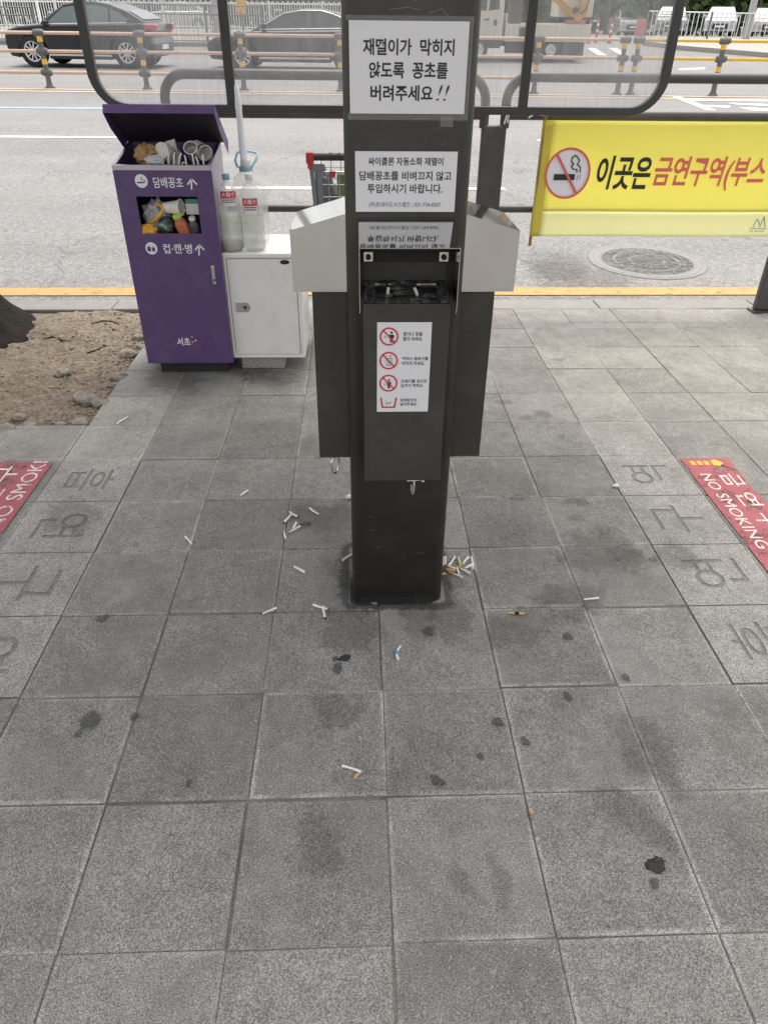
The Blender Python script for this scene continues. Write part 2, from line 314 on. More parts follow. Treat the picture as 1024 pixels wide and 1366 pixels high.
# ---------------------------------------------------------------- mesh collecting
ORG = {}
class MB:
    def __init__(s): s.v = []; s.f = []; s.mi = []; s.sm = []; s.tone = {}; s.edge = {}; s.m = 0; s.fr = None
    def add(s, vs, fs, smooth=False):
        b = len(s.v); s.v += [Vector(x) for x in vs]
        for f in fs: s.f.append([b+i for i in f]); s.mi.append(s.m); s.sm.append(smooth)
        return b
    def mat(s, i): s.m = i; return s
    def box(s, lo, hi):
        x0, y0, z0 = lo; x1, y1, z1 = hi
        s.add([(x0,y0,z0),(x1,y0,z0),(x1,y1,z0),(x0,y1,z0),(x0,y0,z1),(x1,y0,z1),(x1,y1,z1),(x0,y1,z1)],
              [(0,3,2,1),(4,5,6,7),(0,1,5,4),(1,2,6,5),(2,3,7,6),(3,0,4,7)]); return s
    def obox(s, c, a, b, n):
        c, a, b, n = map(Vector, (c, a, b, n))
        P = [c+i*a+j*b+k*n for k in (-1, 1) for (i, j) in ((-1,-1),(1,-1),(1,1),(-1,1))]
        s.add(P, [(0,3,2,1),(4,5,6,7),(0,1,5,4),(1,2,6,5),(2,3,7,6),(3,0,4,7)]); return s
    def tube(s, pts, r, n=10, caps=True):
        pts = [Vector(p) for p in pts]; rr = r if hasattr(r, '__len__') else [r]*len(pts)
        rings = []; pu = None
        for i, p in enumerate(pts):
            d = (pts[min(i+1, len(pts)-1)]-pts[max(i-1, 0)]).normalized()
            if pu is None: u = d.cross(Vector((0, 0, 1)) if abs(d.z) < .9 else Vector((1, 0, 0))).normalized()
            else: u = (pu-d*pu.dot(d)).normalized()
            pu = u; w = d.cross(u)
            rings.append([p+(u*math.cos(a)+w*math.sin(a))*rr[i] for a in [2*PI*k/n for k in range(n)]])
        b = s.add([x for q in rings for x in q], [(i*n+k, i*n+(k+1) % n, (i+1)*n+(k+1) % n, (i+1)*n+k) for i in range(len(pts)-1) for k in range(n)], True)
        if caps:
            for i, q in ((0, rings[0]), (1, rings[-1])): s.add(q, [tuple(range(n))[::(-1 if i == 0 else 1)]])
        return s
    def lathe(s, prof, c=(0,0,0), n=24, ax=None, capb=True, capt=True, wob=None):
        """prof: (radius, height) pairs; ax: axis direction"""
        c = Vector(c); A = Vector(ax or (0, 0, 1)).normalized()
        u = A.cross(Vector((0, 1, 0)) if abs(A.y) < .9 else Vector((1, 0, 0))).normalized(); w = A.cross(u)
        vs = [c+A*h+(u*math.cos(2*PI*k/n)+w*math.sin(2*PI*k/n))*r*(1 if wob is None else wob(k/n, h)) for r, h in prof for k in range(n)]
        fs = [(i*n+k, i*n+(k+1) % n, (i+1)*n+(k+1) % n, (i+1)*n+k) for i in range(len(prof)-1) for k in range(n)]
        s.add(vs, fs, True)
        if capb: s.add(vs[:n], [tuple(range(n))[::-1]])
        if capt: s.add(vs[-n:], [tuple(range(n))])
        return s
    def prism(s, poly, off, smooth=False):
        """poly: 3-D outline; off: extrusion vector"""
        poly = [Vector(p) for p in poly]; off = Vector(off); n = len(poly)
        s.add(poly+[p+off for p in poly], [tuple(range(n))[::-1], tuple(range(n, 2*n))]+[(i, (i+1) % n, n+(i+1) % n, n+i) for i in range(n)], smooth); return s
    def quad(s, *P): s.add(P, [tuple(range(len(P)))]); return s
    # flat drawing on a plane: frame = origin, u, v
    def frame(s, O, U, Vv): s.fr = (Vector(O), Vector(U), Vector(Vv)); return s
    def p(s, u, v): return s.fr[0]+s.fr[1]*u+s.fr[2]*v
    def poly(s, pts): s.add([s.p(*q) for q in pts], [tuple(range(len(pts)))]); return s
    def disc(s, u, v, r, n=40, ry=None): return s.poly([(u+r*math.cos(2*PI*k/n), v+(ry or r)*math.sin(2*PI*k/n)) for k in range(n)])
    def ring(s, u, v, r0, r1, n=48, k=1.):
        P = [s.p(u+r*math.cos(2*PI*i/n), v+k*r*math.sin(2*PI*i/n)) for r in (r0, r1) for i in range(n)]
        s.add(P, [(i, n+i, n+(i+1) % n, (i+1) % n) for i in range(n)]); return s
    def line(s, pts, w):
        for (a, b) in zip(pts[:-1], pts[1:]):
            d = Vector((b[0]-a[0], b[1]-a[1])); L = d.length or 1; nx, ny = -d.y/L*w/2, d.x/L*w/2; ex, ey = d.x/L*w*.2, d.y/L*w*.2
            s.poly([(a[0]-ex+nx, a[1]-ey+ny), (a[0]-ex-nx, a[1]-ey-ny), (b[0]+ex-nx, b[1]+ey-ny), (b[0]+ex+nx, b[1]+ey+ny)])
        return s
    def text(s, body, u0, v0, u1, v1, bold=0., shear=0., depth=0.):
        """lettering fitted into a rectangle of the current frame"""
        cu = bpy.data.curves.new('lettering', 'FONT'); cu.body = body; cu.offset = bold; cu.shear = shear; cu.resolution_u = 3
        if depth: cu.extrude = depth
        o = bpy.data.objects.new('lettering', cu); COL.objects.link(o)
        dg = bpy.context.evaluated_depsgraph_get(); me = bpy.data.meshes.new_from_object(o.evaluated_get(dg))
        vs = [tuple(x.co) for x in me.vertices]; fs = [tuple(q.vertices) for q in me.polygons]
        bpy.data.objects.remove(o); bpy.data.curves.remove(cu); bpy.data.meshes.remove(me)
        if not vs: return s
        x0 = min(x[0] for x in vs); x1 = max(x[0] for x in vs); y0 = min(x[1] for x in vs); y1 = max(x[1] for x in vs)
        s.add([s.p(u0+(x[0]-x0)/(x1-x0)*(u1-u0), v0+(x[1]-y0)/(y1-y0)*(v1-v0)) for x in vs], fs); return s
    def build(s, name, mats, parent=None, org=None, bevel=0., seg=2, angle=35, tag_kw=None):
        if org is None:
            if parent is not None: org = ORG[parent.name]
            else:
                n = len(s.v); org = Vector((sum(p.x for p in s.v)/n, sum(p.y for p in s.v)/n, min(p.z for p in s.v)))
        org = Vector(org)
        me = bpy.data.meshes.new(name); me.from_pydata([tuple(p-org) for p in s.v], [], s.f)
        for m in (mats if isinstance(mats, (list, tuple)) else [mats]): me.materials.append(M[m] if isinstance(m, str) else m)
        me.polygons.foreach_set('material_index', s.mi); me.polygons.foreach_set('use_smooth', s.sm)
        for nm, d in (('tone', s.tone), ('edge', s.edge)):
            if d:
                a = me.attributes.new(nm, 'FLOAT', 'POINT')
                vals = [0.]*len(s.v)
                for i, x in d.items(): vals[i] = x
                a.data.foreach_set('value', vals)
        me.update()
        o = bpy.data.objects.new(name, me); COL.objects.link(o); ORG[o.name] = org
        if parent is None: o.location = org
        else: o.parent = parent
        if bevel:
            b = o.modifiers.new('soft_edges', 'BEVEL'); b.width = bevel; b.segments = seg; b.limit_method = 'ANGLE'; b.angle_limit = R(angle)
        return o
def tag(o, label=None, cat=None, group=None, kind=None):
    if label: o['label'] = label
    if cat: o['category'] = cat
    if group: o['group'] = group
    if kind: o['kind'] = kind
    return o
def root(name, label, cat, loc=(0, 0, 0), group=None):
    o = bpy.data.objects.new(name, None); COL.objects.link(o); o.location = Vector(loc); o.empty_display_size = .1
    ORG[o.name] = Vector(loc); return tag(o, label, cat, group)
def structure(o): o['kind'] = 'structure'; return o
def copy_tree(o, loc, rz, label, group=None, swap=None):
    r = o.copy(); COL.objects.link(r); r.location = Vector(loc); r.rotation_euler = (0, 0, rz)
    r['label'] = label
    if group: r['group'] = group
    def sub(a, b):
        for ch in list(a.children):
            c = ch.copy(); COL.objects.link(c); c.parent = b
            if swap and c.data and c.data.materials and c.data.materials[0] and c.data.materials[0].name in swap:
                c.data = c.data.copy(); c.data.materials[0] = M[swap[c.data.materials[0].name]]
            sub(ch, c)
    sub(o, r); return r
def wobble_disc(mb, x, y, z, r, ry=None, ang=0, n=20, seed=0, amp=.25):
    """flat stain of uneven outline; tone falls from the middle to the rim"""
    rnd = random.Random(seed); ph = [rnd.uniform(0, 6.28) for _ in range(4)]; ry = ry or r
    rings = []
    for k, q in enumerate((0, .55, 1.)):
        if k == 0: rings.append([(x, y, z)]); continue
        L = []
        for i in range(n):
            a = 2*PI*i/n; w = 1+amp*(math.sin(2*a+ph[0])*.4+math.sin(3*a+ph[1])*.4+math.sin(5*a+ph[2])*.3)
            px, py = r*q*w*math.cos(a), ry*q*w*math.sin(a)
            L.append((x+px*math.cos(ang)-py*math.sin(ang), y+px*math.sin(ang)+py*math.cos(ang), z))
        rings.append(L)
    b = mb.add(rings[0]+rings[1]+rings[2], [(0, 1+i, 1+(i+1) % n) for i in range(n)]+[(1+i, 1+n+i, 1+n+(i+1) % n, 1+(i+1) % n) for i in range(n)])
    mb.tone[b] = 1.
    for i in range(n): mb.tone[b+1+i] = .75; mb.tone[b+1+n+i] = 0.
def bump_stone(mb, c, r, seed, sq=(1, 1, .7)):
    bm = bmesh.new(); bmesh.ops.create_icosphere(bm, subdivisions=3, radius=1)
    off = Vector((seed*3.1, seed*1.7, seed*.9))
    vs = []
    for v in bm.verts:
        d = v.co.normalized(); k = 1+.5*noise.noise(d*1.5+off)+.22*noise.noise(d*3.2+off)+.05*noise.noise(d*9+off)
        vs.append(Vector(c)+Vector((d.x*sq[0], d.y*sq[1], d.z*sq[2]))*r*k)
    fs = [[v.index for v in f.verts] for f in bm.faces]; bm.free(); mb.add(vs, fs, True)
# ---------------------------------------------------------------- ground
T = .30
def carve(mb, ch, cx, cy, rz, size=.17):
    """one paving slab with a letter cut 3 mm into its top: returns the finished slab as verts/faces added to mb"""
    s = MB(); hx = T/2-.002
    s.box((-hx, -hx, -.03), (hx, hx, 0)); me = bpy.data.meshes.new('slab'); me.from_pydata([tuple(p) for p in s.v], [], s.f)
    o = bpy.data.objects.new('slab', me); COL.objects.link(o)
    t = MB().frame((0, 0, 0), (math.cos(rz), math.sin(rz), 0), (-math.sin(rz), math.cos(rz), 0))
    t.text(ch, -size/2, -size/2, size/2, size/2, bold=-.004, depth=1.)
    cut = bpy.data.curves.new('cut', 'FONT'); cut.body = ch; cut.extrude = .2; cut.offset = -.002; cut.resolution_u = 3
    co = bpy.data.objects.new('cut', cut); COL.objects.link(co)
    dg = bpy.context.evaluated_depsgraph_get(); cm = bpy.data.meshes.new_from_object(co.evaluated_get(dg))
    xs = [v.co.x for v in cm.vertices]; ys = [v.co.y for v in cm.vertices]
    mx, my = (min(xs)+max(xs))/2, (min(ys)+max(ys))/2; k = size/max(max(xs)-min(xs), max(ys)-min(ys))
    for v in cm.vertices:
        x, y = (v.co.x-mx)*k, (v.co.y-my)*k
        v.co = (x*math.cos(rz)-y*math.sin(rz), x*math.sin(rz)+y*math.cos(rz), -.0020 if v.co.z < 0 else .02)
    c2 = bpy.data.objects.new('cutter', cm); COL.objects.link(c2)
    md = o.modifiers.new('cut', 'BOOLEAN'); md.operation = 'DIFFERENCE'; md.object = c2; md.solver = 'EXACT'; md.use_self = True
    dg = bpy.context.evaluated_depsgraph_get(); res = bpy.data.meshes.new_from_object(o.evaluated_get(dg))
    good = len(res.polygons) > 12
    src = res if good else me
    P = [v.co.copy() for v in src.vertices]
    b = len(mb.v); mb.v += [Vector((cx, cy, .001))+p for p in P]
    for q in src.polygons:
        zc = sum(P[i].z for i in q.vertices)/len(q.vertices)
        mb.f.append([b+i for i in q.vertices]); mb.sm.append(False); mb.mi.append(2 if (good and -.02 < zc < -.0005) else 0)
    for i in range(len(P)): mb.tone[b+i] = 1.4; mb.edge[b+i] = 0.
    bpy.data.objects.remove(o); bpy.data.objects.remove(co); bpy.data.objects.remove(c2)
    print('carve', ch, good, len(P))

sw = MB()
rows = [(-2.1+T*j, -1.8+T*j) for j in range(16)]+[(2.7, 2.80), (2.80, 3.055)]
letters = {}
for (ch, j) in zip('흡연구역', (0, 1, 2, 3)): letters[(3, j)] = (ch, R(90))
for (ch, j) in zip('흡연구역', (3, 2, 1, 0)): letters[(-4, j)] = (ch, R(-90))
rt_ = random.Random(11)
for (y0, y1) in rows:
    j = round(y0/T)
    for i in range(-15, 16):
        x0, x1 = i*T, (i+1)*T
        if x1 < -1.19 and y0 > 1.35: continue
        tone = min(1, max(0, rt_.gauss(.5, .2)))
        if i in (3, -4) and 0 <= j <= 7: tone = rt_.uniform(1.15, 1.45)
        if y0 > 1.6: tone = min(1, tone+.12)
        if y0 < 0: tone = min(1, max(0, rt_.gauss(.42, .24)))
        if (i, j) in letters and abs(y1-y0-T) < .01:
            carve(sw, letters[(i, j)][0], (x0+x1)/2, (y0+y1)/2, letters[(i, j)][1]); continue
        g = .0009+abs(rt_.gauss(0, .0007)); a = rt_.gauss(0, .0028); dx, dy = rt_.gauss(0, .0012), rt_.gauss(0, .0018)
        tz = [rt_.uniform(-.0012, .0012)+rt_.uniform(-.0004, .0004) for _ in range(1)][0]; tx, ty = rt_.gauss(0, .004), rt_.gauss(0, .004)
        cx, cy = (x0+x1)/2+dx, (y0+y1)/2+dy; hx, hy = T/2-g, (y1-y0)/2-g
        V4 = []
        for (ins, dz, e) in ((0, -.030, 1.), (0, -.0022, 1.), (.0022, 0, 1.), (.012, 0, 0.)):
            for sx, sy in ((-1,-1),(1,-1),(1,1),(-1,1)):
                lx, ly = sx*max(.01, hx-ins), sy*max(.01, hy-ins)
                V4.append((cx+lx*math.cos(a)-ly*math.sin(a), cy+lx*math.sin(a)+ly*math.cos(a), tz+dz+lx*tx+ly*ty))
        F = [(12, 13, 14, 15)]+[(L*4+k, L*4+(k+1) % 4, (L+1)*4+(k+1) % 4, (L+1)*4+k) for L in (0, 1, 2) for k in range(4)]
        b = sw.add(V4, F)
        ew = rt_.choice((.1, .3, .5, .8, 1.)) if y0 < 1.3 else rt_.choice((0, .1, .25, .5))
        for k in range(16): sw.tone[b+k] = tone; sw.edge[b+k] = ew if k < 12 else 0.
# bedding under the joints
sw.mat(1); sw.quad((-4.6, -2.2, -.0034), (4.9, -2.2, -.0034), (4.9, 1.51, -.0034), (-4.6, 1.51, -.0034)); sw.quad((-1.203, 1.51, -.0034), (4.9, 1.51, -.0034), (4.9, 3.06, -.0034), (-1.203, 3.06, -.0034))
# stains soaked into the slabs
sw.mat(3); Z = .0026
for k, (x, y, r, e, a) in enumerate([(450, 893, 7, 1, 0), (447, 880, 4, 1, 0), (571, 843, 9, .7, .2), (757, 850, 7, .8, 0), (663, 965, 7, .9, 1.2), (583, 1043, 9, .8, .7), (120, 962, 16, .55, .8), (137, 826, 9, .6, .4),
        (180, 957, 6, .8, 1.5), (700, 990, 6, .9, 0), (757, 930, 6, .9, 0), (105, 980, 5, 1, 0), (725, 553, 12, .5, 0), (700, 558, 11, .45, .1), (672, 536, 12, .5, 0), (747, 583, 7, .6, 0), (770, 670, 16, .5, -.3), (768, 692, 11, .5, .2), (690, 665, 10, .5, .3),
        (408, 700, 10, .3, .2), (640, 1010, 5, .9, .2), (745, 480, 10, .4, .1), (252, 1046, 5, .9, 0), (873, 1180, 7, .7, 0), (834, 905, 6, .7, 0)]):
    sw.mat(4 if (x > 630 and y < 700) else 3); q = G(x, y); px = (G(x+1, y)-q).length; wobble_disc(sw, q.x, q.y, Z+.00005*k, r*px*1.25, r*px*1.25*min(1.6, e*1.6), a, seed=k)
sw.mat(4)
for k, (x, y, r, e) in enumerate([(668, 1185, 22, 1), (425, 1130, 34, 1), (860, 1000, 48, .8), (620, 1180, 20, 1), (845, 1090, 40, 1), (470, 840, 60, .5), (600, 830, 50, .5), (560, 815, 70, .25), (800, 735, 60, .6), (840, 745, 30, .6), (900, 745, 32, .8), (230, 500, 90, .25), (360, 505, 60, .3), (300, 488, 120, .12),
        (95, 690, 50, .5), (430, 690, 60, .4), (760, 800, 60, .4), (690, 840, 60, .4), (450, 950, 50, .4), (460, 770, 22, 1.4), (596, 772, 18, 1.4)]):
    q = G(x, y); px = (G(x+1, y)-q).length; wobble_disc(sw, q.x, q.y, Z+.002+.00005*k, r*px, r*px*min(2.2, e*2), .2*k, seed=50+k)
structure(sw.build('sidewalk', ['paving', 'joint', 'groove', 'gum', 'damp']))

# lowest ground: one sheet from the footway's bedding up the gently rising road to the horizon
gd = MB()
ys = [-60, -2.2, 3.2, 3.25, 12, 27, 31, 35, 40, 47, 60, 75, 900]
zz = [-.14, -.14, -.14, -.14]+[road_z(y)-.04 for y in ys[4:]]
for a in range(len(ys)-1): gd.quad((-700, ys[a], zz[a]), (700, ys[a], zz[a]), (700, ys[a+1], zz[a+1]), (-700, ys[a+1], zz[a+1]))
structure(gd.build('ground', 'asphalt', org=(0, 0, 0)))
# near footway around the paved part, so that a step aside still finds ground
fw = MB()
fw.box((-40, -30, -.13), (-4.6, 3.06, -.008)).box((4.9, -30, -.13), (40, 3.06, -.008)).box((-4.6, -30, -.13), (4.9, -2.2, -.008))
structure(fw.build('footway', 'paving', org=(0, 0, 0)))
rd = MB()
for a, b in ((RY0, 27), (27, 31), (31, 35), (35, 40), (40, 47), (47, 60)): rd.quad((-90, a, road_z(a)), (90, a, road_z(a)), (90, b, road_z(b)), (-90, b, road_z(b)))
structure(rd.build('road', 'asphalt', org=(0, 0, 0)))
kb = MB(); x = -12.55; rk = random.Random(3)
while x < 12:
    kb.box((x+.003, 3.06+rk.uniform(0, .003), -.13), (x+.997, 3.252+rk.uniform(-.003, .003), rk.uniform(-.002, .003))); x += 1.0
structure(kb.build('kerb', 'granite', bevel=.008, org=(0, 0, 0)))
def stripe(name, m, pts, dz=.006, kind=True):
    s = MB()
    for P in pts: s.quad(*[(p[0], p[1], road_z(p[1])+dz) for p in P])
    return structure(s.build(name, m, org=(0, 0, 0)))
stripe('yellow_edge_line', 'road_yellow', [[(-60, 3.66+.0*1), (60, 3.50), (60, 3.63), (-60, 3.79)]] if False else [[(-60, 3.63), (60, 3.60), (60, 3.74), (-60, 3.80)]])
def lane(x0, x1, y, w): return [(x0, y-w/2), (x1, y-w/2), (x1, y+w/2), (x0, y+w/2)]
stripe('white_lane_line', 'road_white', [lane(-1.7, 1.55, 7.01, .13), lane(-9.2, -2.95, 10.36, .14), lane(6.6, 12, 7.01, .13), lane(2.6, 9, 10.30, .14)])
stripe('blue_lane_line', 'road_blue', [lane(-40, 3.2, 13.66, .17)])
md0, md1 = RD(72, 118), RD(860, 127)
ms = (md1.y-md0.y)/(md1.x-md0.x)
def medY(x): return md0.y+ms*(x-md0.x)
stripe('orange_median_line', 'road_cream', [[(-40, medY(-40)-.18), (30, medY(30)-.18), (30, medY(30)), (-40, medY(-40))], [(-40, medY(-40)-.62), (30, medY(30)-.62), (30, medY(30)-.50), (-40, medY(-40)-.50)]])
cw = [[RD(*q) for q in Q] for Q in ([(896, 129), (906, 128.5), (956, 147), (942, 147)], [(912, 131), (1060, 132), (1060, 135.5), (918, 134)], [(936, 140), (974, 141), (972, 143.5), (942, 142.5)],
      [(968, 137), (1060, 140), (1060, 143), (985, 139.5)], [(985, 143), (1060, 146), (1060, 150), (1000, 147)], [(905, 91), (940, 90), (940, 92), (905, 93)])]
cw += [[FD(*q) for q in Q] for Q in ([(783, 64), (793, 64), (809, 73.5), (798, 73.5)], [(812, 64), (822, 64), (838, 73.5), (828, 73.5)])]
stripe('crosswalk_marking', 'road_white', [[(p.x, p.y) for p in Q] for Q in cw])
# soil of the tree pit
so = MB(); nx, ny = 150, 80; X0, X1, Y0, Y1 = -4.6, -1.205, 1.53, 3.055
def soil_z(x, y):
    e = min(1, (x-X0)/.1, (X1-x)/.12, (y-Y0)/.1, (Y1-y)/.08)
    return -.022+e*(.012+.03*noise.noise((x*2.2, y*2.2, 0))+.020*noise.noise((x*7, y*7, 3))+.010*noise.noise((x*19, y*19, 5))+.005*noise.noise((x*45, y*45, 8))+.05*math.exp(-((x+2.35)**2+(y-2.55)**2)/.25))
b = so.add([(X0+(X1-X0)*i/nx, Y0+(Y1-Y0)*j/ny, soil_z(X0+(X1-X0)*i/nx, Y0+(Y1-Y0)*j/ny)) for j in range(ny+1) for i in range(nx+1)],
           [(j*(nx+1)+i, j*(nx+1)+i+1, (j+1)*(nx+1)+i+1, (j+1)*(nx+1)+i) for j in range(ny) for i in range(nx)], True)
structure(so.build('soil', 'soil', org=(0, 0, 0)))
pb = MB()
for k in range(900):
    x, y = random.uniform(-2.9, -1.22), random.uniform(1.55, 3.03)
    if random.random() < .45: x = -1.22-abs(random.gauss(0, .12)); 
    r = random.choice((.003, .004, .005, .006, .007, .010)); c = (x, y, soil_z(x, y)+r*.3)
    bm_ = [(1,0,0),(-1,0,0),(0,1,0),(0,-1,0),(0,0,1),(0,0,-1)]
    pb.add([(c[0]+q[0]*r*random.uniform(.6, 1.4), c[1]+q[1]*r*random.uniform(.6, 1.4), c[2]+q[2]*r*.8) for q in bm_], [(0,2,4),(2,1,4),(1,3,4),(3,0,4),(2,0,5),(1,2,5),(3,1,5),(0,3,5)], True)
tag(pb.build('pebbles', 'stone'), kind='stuff')
lf_ = MB(); rl_ = random.Random(8)
for k in range(130):
    x = -1.22-abs(rl_.gauss(0, .5)); y = rl_.uniform(1.56, 3.03); a = rl_.uniform(0, 6.28); l = rl_.uniform(.006, .017); z = soil_z(x, y)+.004
    u = Vector((math.cos(a), math.sin(a), rl_.uniform(-.3, .3)))*l; w = Vector((-math.sin(a), math.cos(a), rl_.uniform(-.5, .5)))*l*rl_.uniform(.25, .6); c = Vector((x, y, z))
    lf_.quad(c-u, c-w, c+u, c+w)
tag(lf_.build('leaf_litter', 'kraft'), kind='stuff')
stones = [(84, 494, 9, 'pale rounded stone lying alone in the middle of the soil'), (115, 526, 15, 'largest pale stone of the soil patch, near the paving corner'), (133, 531, 10, 'stone touching the largest pale stone, on its right'),
          (160, 496, 11, 'grey stone at the soil edge below the purple bin'), (152, 507, 7, 'small brown stone in front of the grey edge stone'), (184, 443, 8, 'stone against the side of the purple bin, farther one'), (187, 455, 7, 'stone against the side of the purple bin, nearer one'), (172, 466, 10, 'flat stone by the soil edge beside the purple bin'),
          (24, 553, 8, 'small pale stone behind the left slab edge, topmost of its heap'), (7, 562, 15, 'long stone at the left frame edge by the slab'), (40, 560, 9, 'flat stone between the heap and the slab edge'), (105, 556, 11, 'pale stone at the slab corner by the dark gap'), (80, 559, 8, 'low dark stone beside the slab, left of the pale corner stone')]
for k, (x, y, r, lb) in enumerate(stones):
    q = G(x, y+r*.5); px = (G(x+1, y)-G(x, y)).length; s = MB(); rr = r*px
    bump_stone(s, (q.x, q.y, soil_z(max(X0+.05, min(X1-.03, q.x)), q.y)+rr*.32), rr, k+1, (1.05, .8, .62))
    tag(s.build('stone', 'stone'), lb, 'stone', 'stones in the soil of the tree pit')
for k, (P, r, lb) in enumerate([([(58, 451), (70, 450), (82, 452), (96, 454)], .006, 'dark root ridge nearest the tree trunk'), ([(122, 435), (138, 432), (150, 431), (160, 433)], .006, 'thin dark root behind the other roots'), ([(109, 466), (120, 463), (130, 461), (142, 457)], .006, 'dark twig lying in the middle of the soil'), ([(82, 480), (88, 475)], .005, 'short dark twig in front of the root ridge')]):
    s = MB(); s.tube([(lambda q: (q.x, q.y, soil_z(q.x, q.y)+.003))(G(*p)) for p in P], [r*.3]+[r*.6]*(len(P)-2)+[r*.25], 6)
    tag(s.build('twig', 'bark'), lb, 'twig', 'twigs and roots on the soil')
# red painted ground markings (paint on the slabs)
def red_mark(name, x0, x1, y0, y1, draw):
    s = MB(); s.quad((x0, y0, .0036), (x1, y0, .0036), (x1, y1, .0036), (x0, y1, .0036)); draw(s); return structure(s.build(name, ['red_paint', 'white_ground', 'yellow_ground']))
def right_mark(s):
    x0, y1 = 1.212, 1.168
    # reading direction: towards the camera; letter tops point to the right
    s.frame((x0, y1, .0044), (0, -1, 0), (1, 0, 0))
    s.mat(2)
    for k in range(3): s.poly([(.025, .028+.027*k), (.055, .028+.027*k), (.055, .047+.027*k), (.025, .047+.027*k)])
    s.poly([(.02, .112), (.06, .112), (.06, .128), (.072, .128), (.04, .158), (.008, .128), (.02, .128)])
    s.mat(1)
    s.text('NO SMOKING', .125, .028, .60, .072, bold=.001)
    for k, ch in enumerate('금연구역'): s.text(ch, .125+.135*k, .098, .215+.135*k, .172, bold=.003)
red_mark('red_no_smoking_marking', 1.212, 1.402, .10, 1.168, right_mark)
def left_mark(s):
    # reading direction: away from the camera; letter tops point to the left
    s.frame((-1.232, .60, .0044), (0, 1, 0), (-1, 0, 0))
    s.mat(1)
    s.text('NO SMOKI', .13, .018, .585, .075, bold=.001)
    for k, ch in enumerate('금연구'): s.text(ch, .10+.165*k, .10, .22+.165*k, .185, bold=.003)
    s.mat(2); s.poly([(.04, .06), (.085, .06), (.085, .09), (.04, .09)])
red_mark('red_no_smoking_marking', -1.45, -1.232, .40, 1.185, left_mark)
# manhole cover set in the road
mh = (RD(783, 345)+RD(942, 352))/2; up_ = Vector((0, -SL, 1)).normalized(); fy = Vector((0, 1, SL)).normalized(); fx = Vector((1, 0, 0))
mr = .455
s = MB(); s.lathe([(mr, .0), (mr, .010), (mr*.93, .010), (mr*.92, .006), (mr*.90, .006), (mr*.89, .010)], mh-up_*.005, 64, up_, capb=False)
mhr = root('manhole_cover', 'round cast iron manhole cover set in the asphalt under the yellow banner', 'manhole cover', mh)
s.build('frame', 'iron', mhr)
s = MB(); s.lathe([(mr*.885, .0), (mr*.885, .0045), (mr*.80, .005)], mh, 64, up_, capb=False); s.frame(mh+up_*.0055, fx, fy)
for r_ in (.30, .55, .78): s.ring(0, 0, mr*r_-.006, mr*r_+.006, 64)
random.seed(5)
for k in range(190):
    a, r_ = random.uniform(0, 6.283), mr*math.sqrt(random.uniform(.0, .56)); u, v = r_*math.cos(a), r_*math.sin(a); t = random.choice((.6, 2.1, -.5, 1.4)); l = .016
    s.obox(mh+up_*.0055+fx*u+fy*v, (fx*math.cos(t)+fy*math.sin(t))*l, (fy*math.cos(t)-fx*math.sin(t))*.0045, up_*.0035)
s.build('lid', 'iron', mhr)
s = MB()
for k, (x, y, r, e) in enumerate([(770, 368, 24, .5), (745, 360, 14, .4)]):
    q = RD(x, y, .004); px = (RD(x+1, y)-q).length
    wobble_disc(s, 0, 0, 0, r*px, r*px*e*4, .2, seed=k+3)
    for i in range(len(s.v)-41, len(s.v)): v = s.v[i]; s.v[i] = q+fx*v.x+fy*v.y
structure(s.build('oil_stain', 'damp'))
# ---------------------------------------------------------------- smoking booth: centre post, hung window frame, unseen roof added for shade
PX, PW, PF, PB = .054, .129, .338, .60       # post centre, half width, front and back face
def rrect(cx, cy, hx, hy, r, n=6):
    P = []
    for (sx, sy, a0) in ((1, -1, -90), (1, 1, 0), (-1, 1, 90), (-1, -1, 180)):
        for k in range(n+1):
            a = R(a0+90*k/n); P.append((cx+sx*(hx-r)+r*math.cos(a), cy+sy*(hy-r)+r*math.sin(a)))
    return P
booth = root('smoking_booth', 'charcoal smoking booth: thick square post carrying a round-cornered dusty window', 'smoking booth', (PX, (PF+PB)/2, 0))
s = MB(); s.prism([(x, y, 0) for x, y in rrect(PX, (PF+PB)/2, PW, (PB-PF)/2, .024, 8)], (0, 0, 2.42))
for i in range(2, len(s.sm)): s.sm[i] = True
post = s.build('post', 'post', booth)
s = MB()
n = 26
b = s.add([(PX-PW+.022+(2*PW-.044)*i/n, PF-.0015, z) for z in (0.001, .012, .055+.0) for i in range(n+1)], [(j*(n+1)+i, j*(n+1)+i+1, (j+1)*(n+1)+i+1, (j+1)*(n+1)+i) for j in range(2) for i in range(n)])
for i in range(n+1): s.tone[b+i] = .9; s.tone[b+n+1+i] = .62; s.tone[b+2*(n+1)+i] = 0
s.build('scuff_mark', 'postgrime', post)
# mortar collar round the foot of the post
s = MB(); s.prism([(x, y, -.01) for x, y in rrect(PX-.005, (PF+PB)/2-.01, PW+.004, (PB-PF)/2+.004, .024, 4)], (0, 0, .0112)); s.build('mortar_collar', 'tar', booth)
rs = random.Random(4)
s = MB(); s.frame((0, PF-.0006, 0), (1, 0, 0), (0, 0, 1))
for k in range(16):
    x, z = rs.uniform(PX-.09, PX+.09), rs.choice((rs.uniform(.05, .45), rs.uniform(1.405, 1.45), rs.uniform(1.19, 1.24))); l, a = rs.uniform(.006, .035), rs.gauss(0, .5)
    s.line([(x, z), (x+l*math.cos(a)*.6, z+l*math.sin(a)*.4), (x+l*math.cos(a+.2), z+l*math.sin(a+.2))], rs.uniform(.0005, .0011))
for p0, p1, p2 in (((520, 12), (545, 9), (560, 13)), ((572, 17), (590, 11), (598, 20))): s.line([(lambda q: (q.x, q.z))(V(*p, PF)) for p in (p0, p1, p2)], .0012)
s.build('scratches', 'scratch', post)
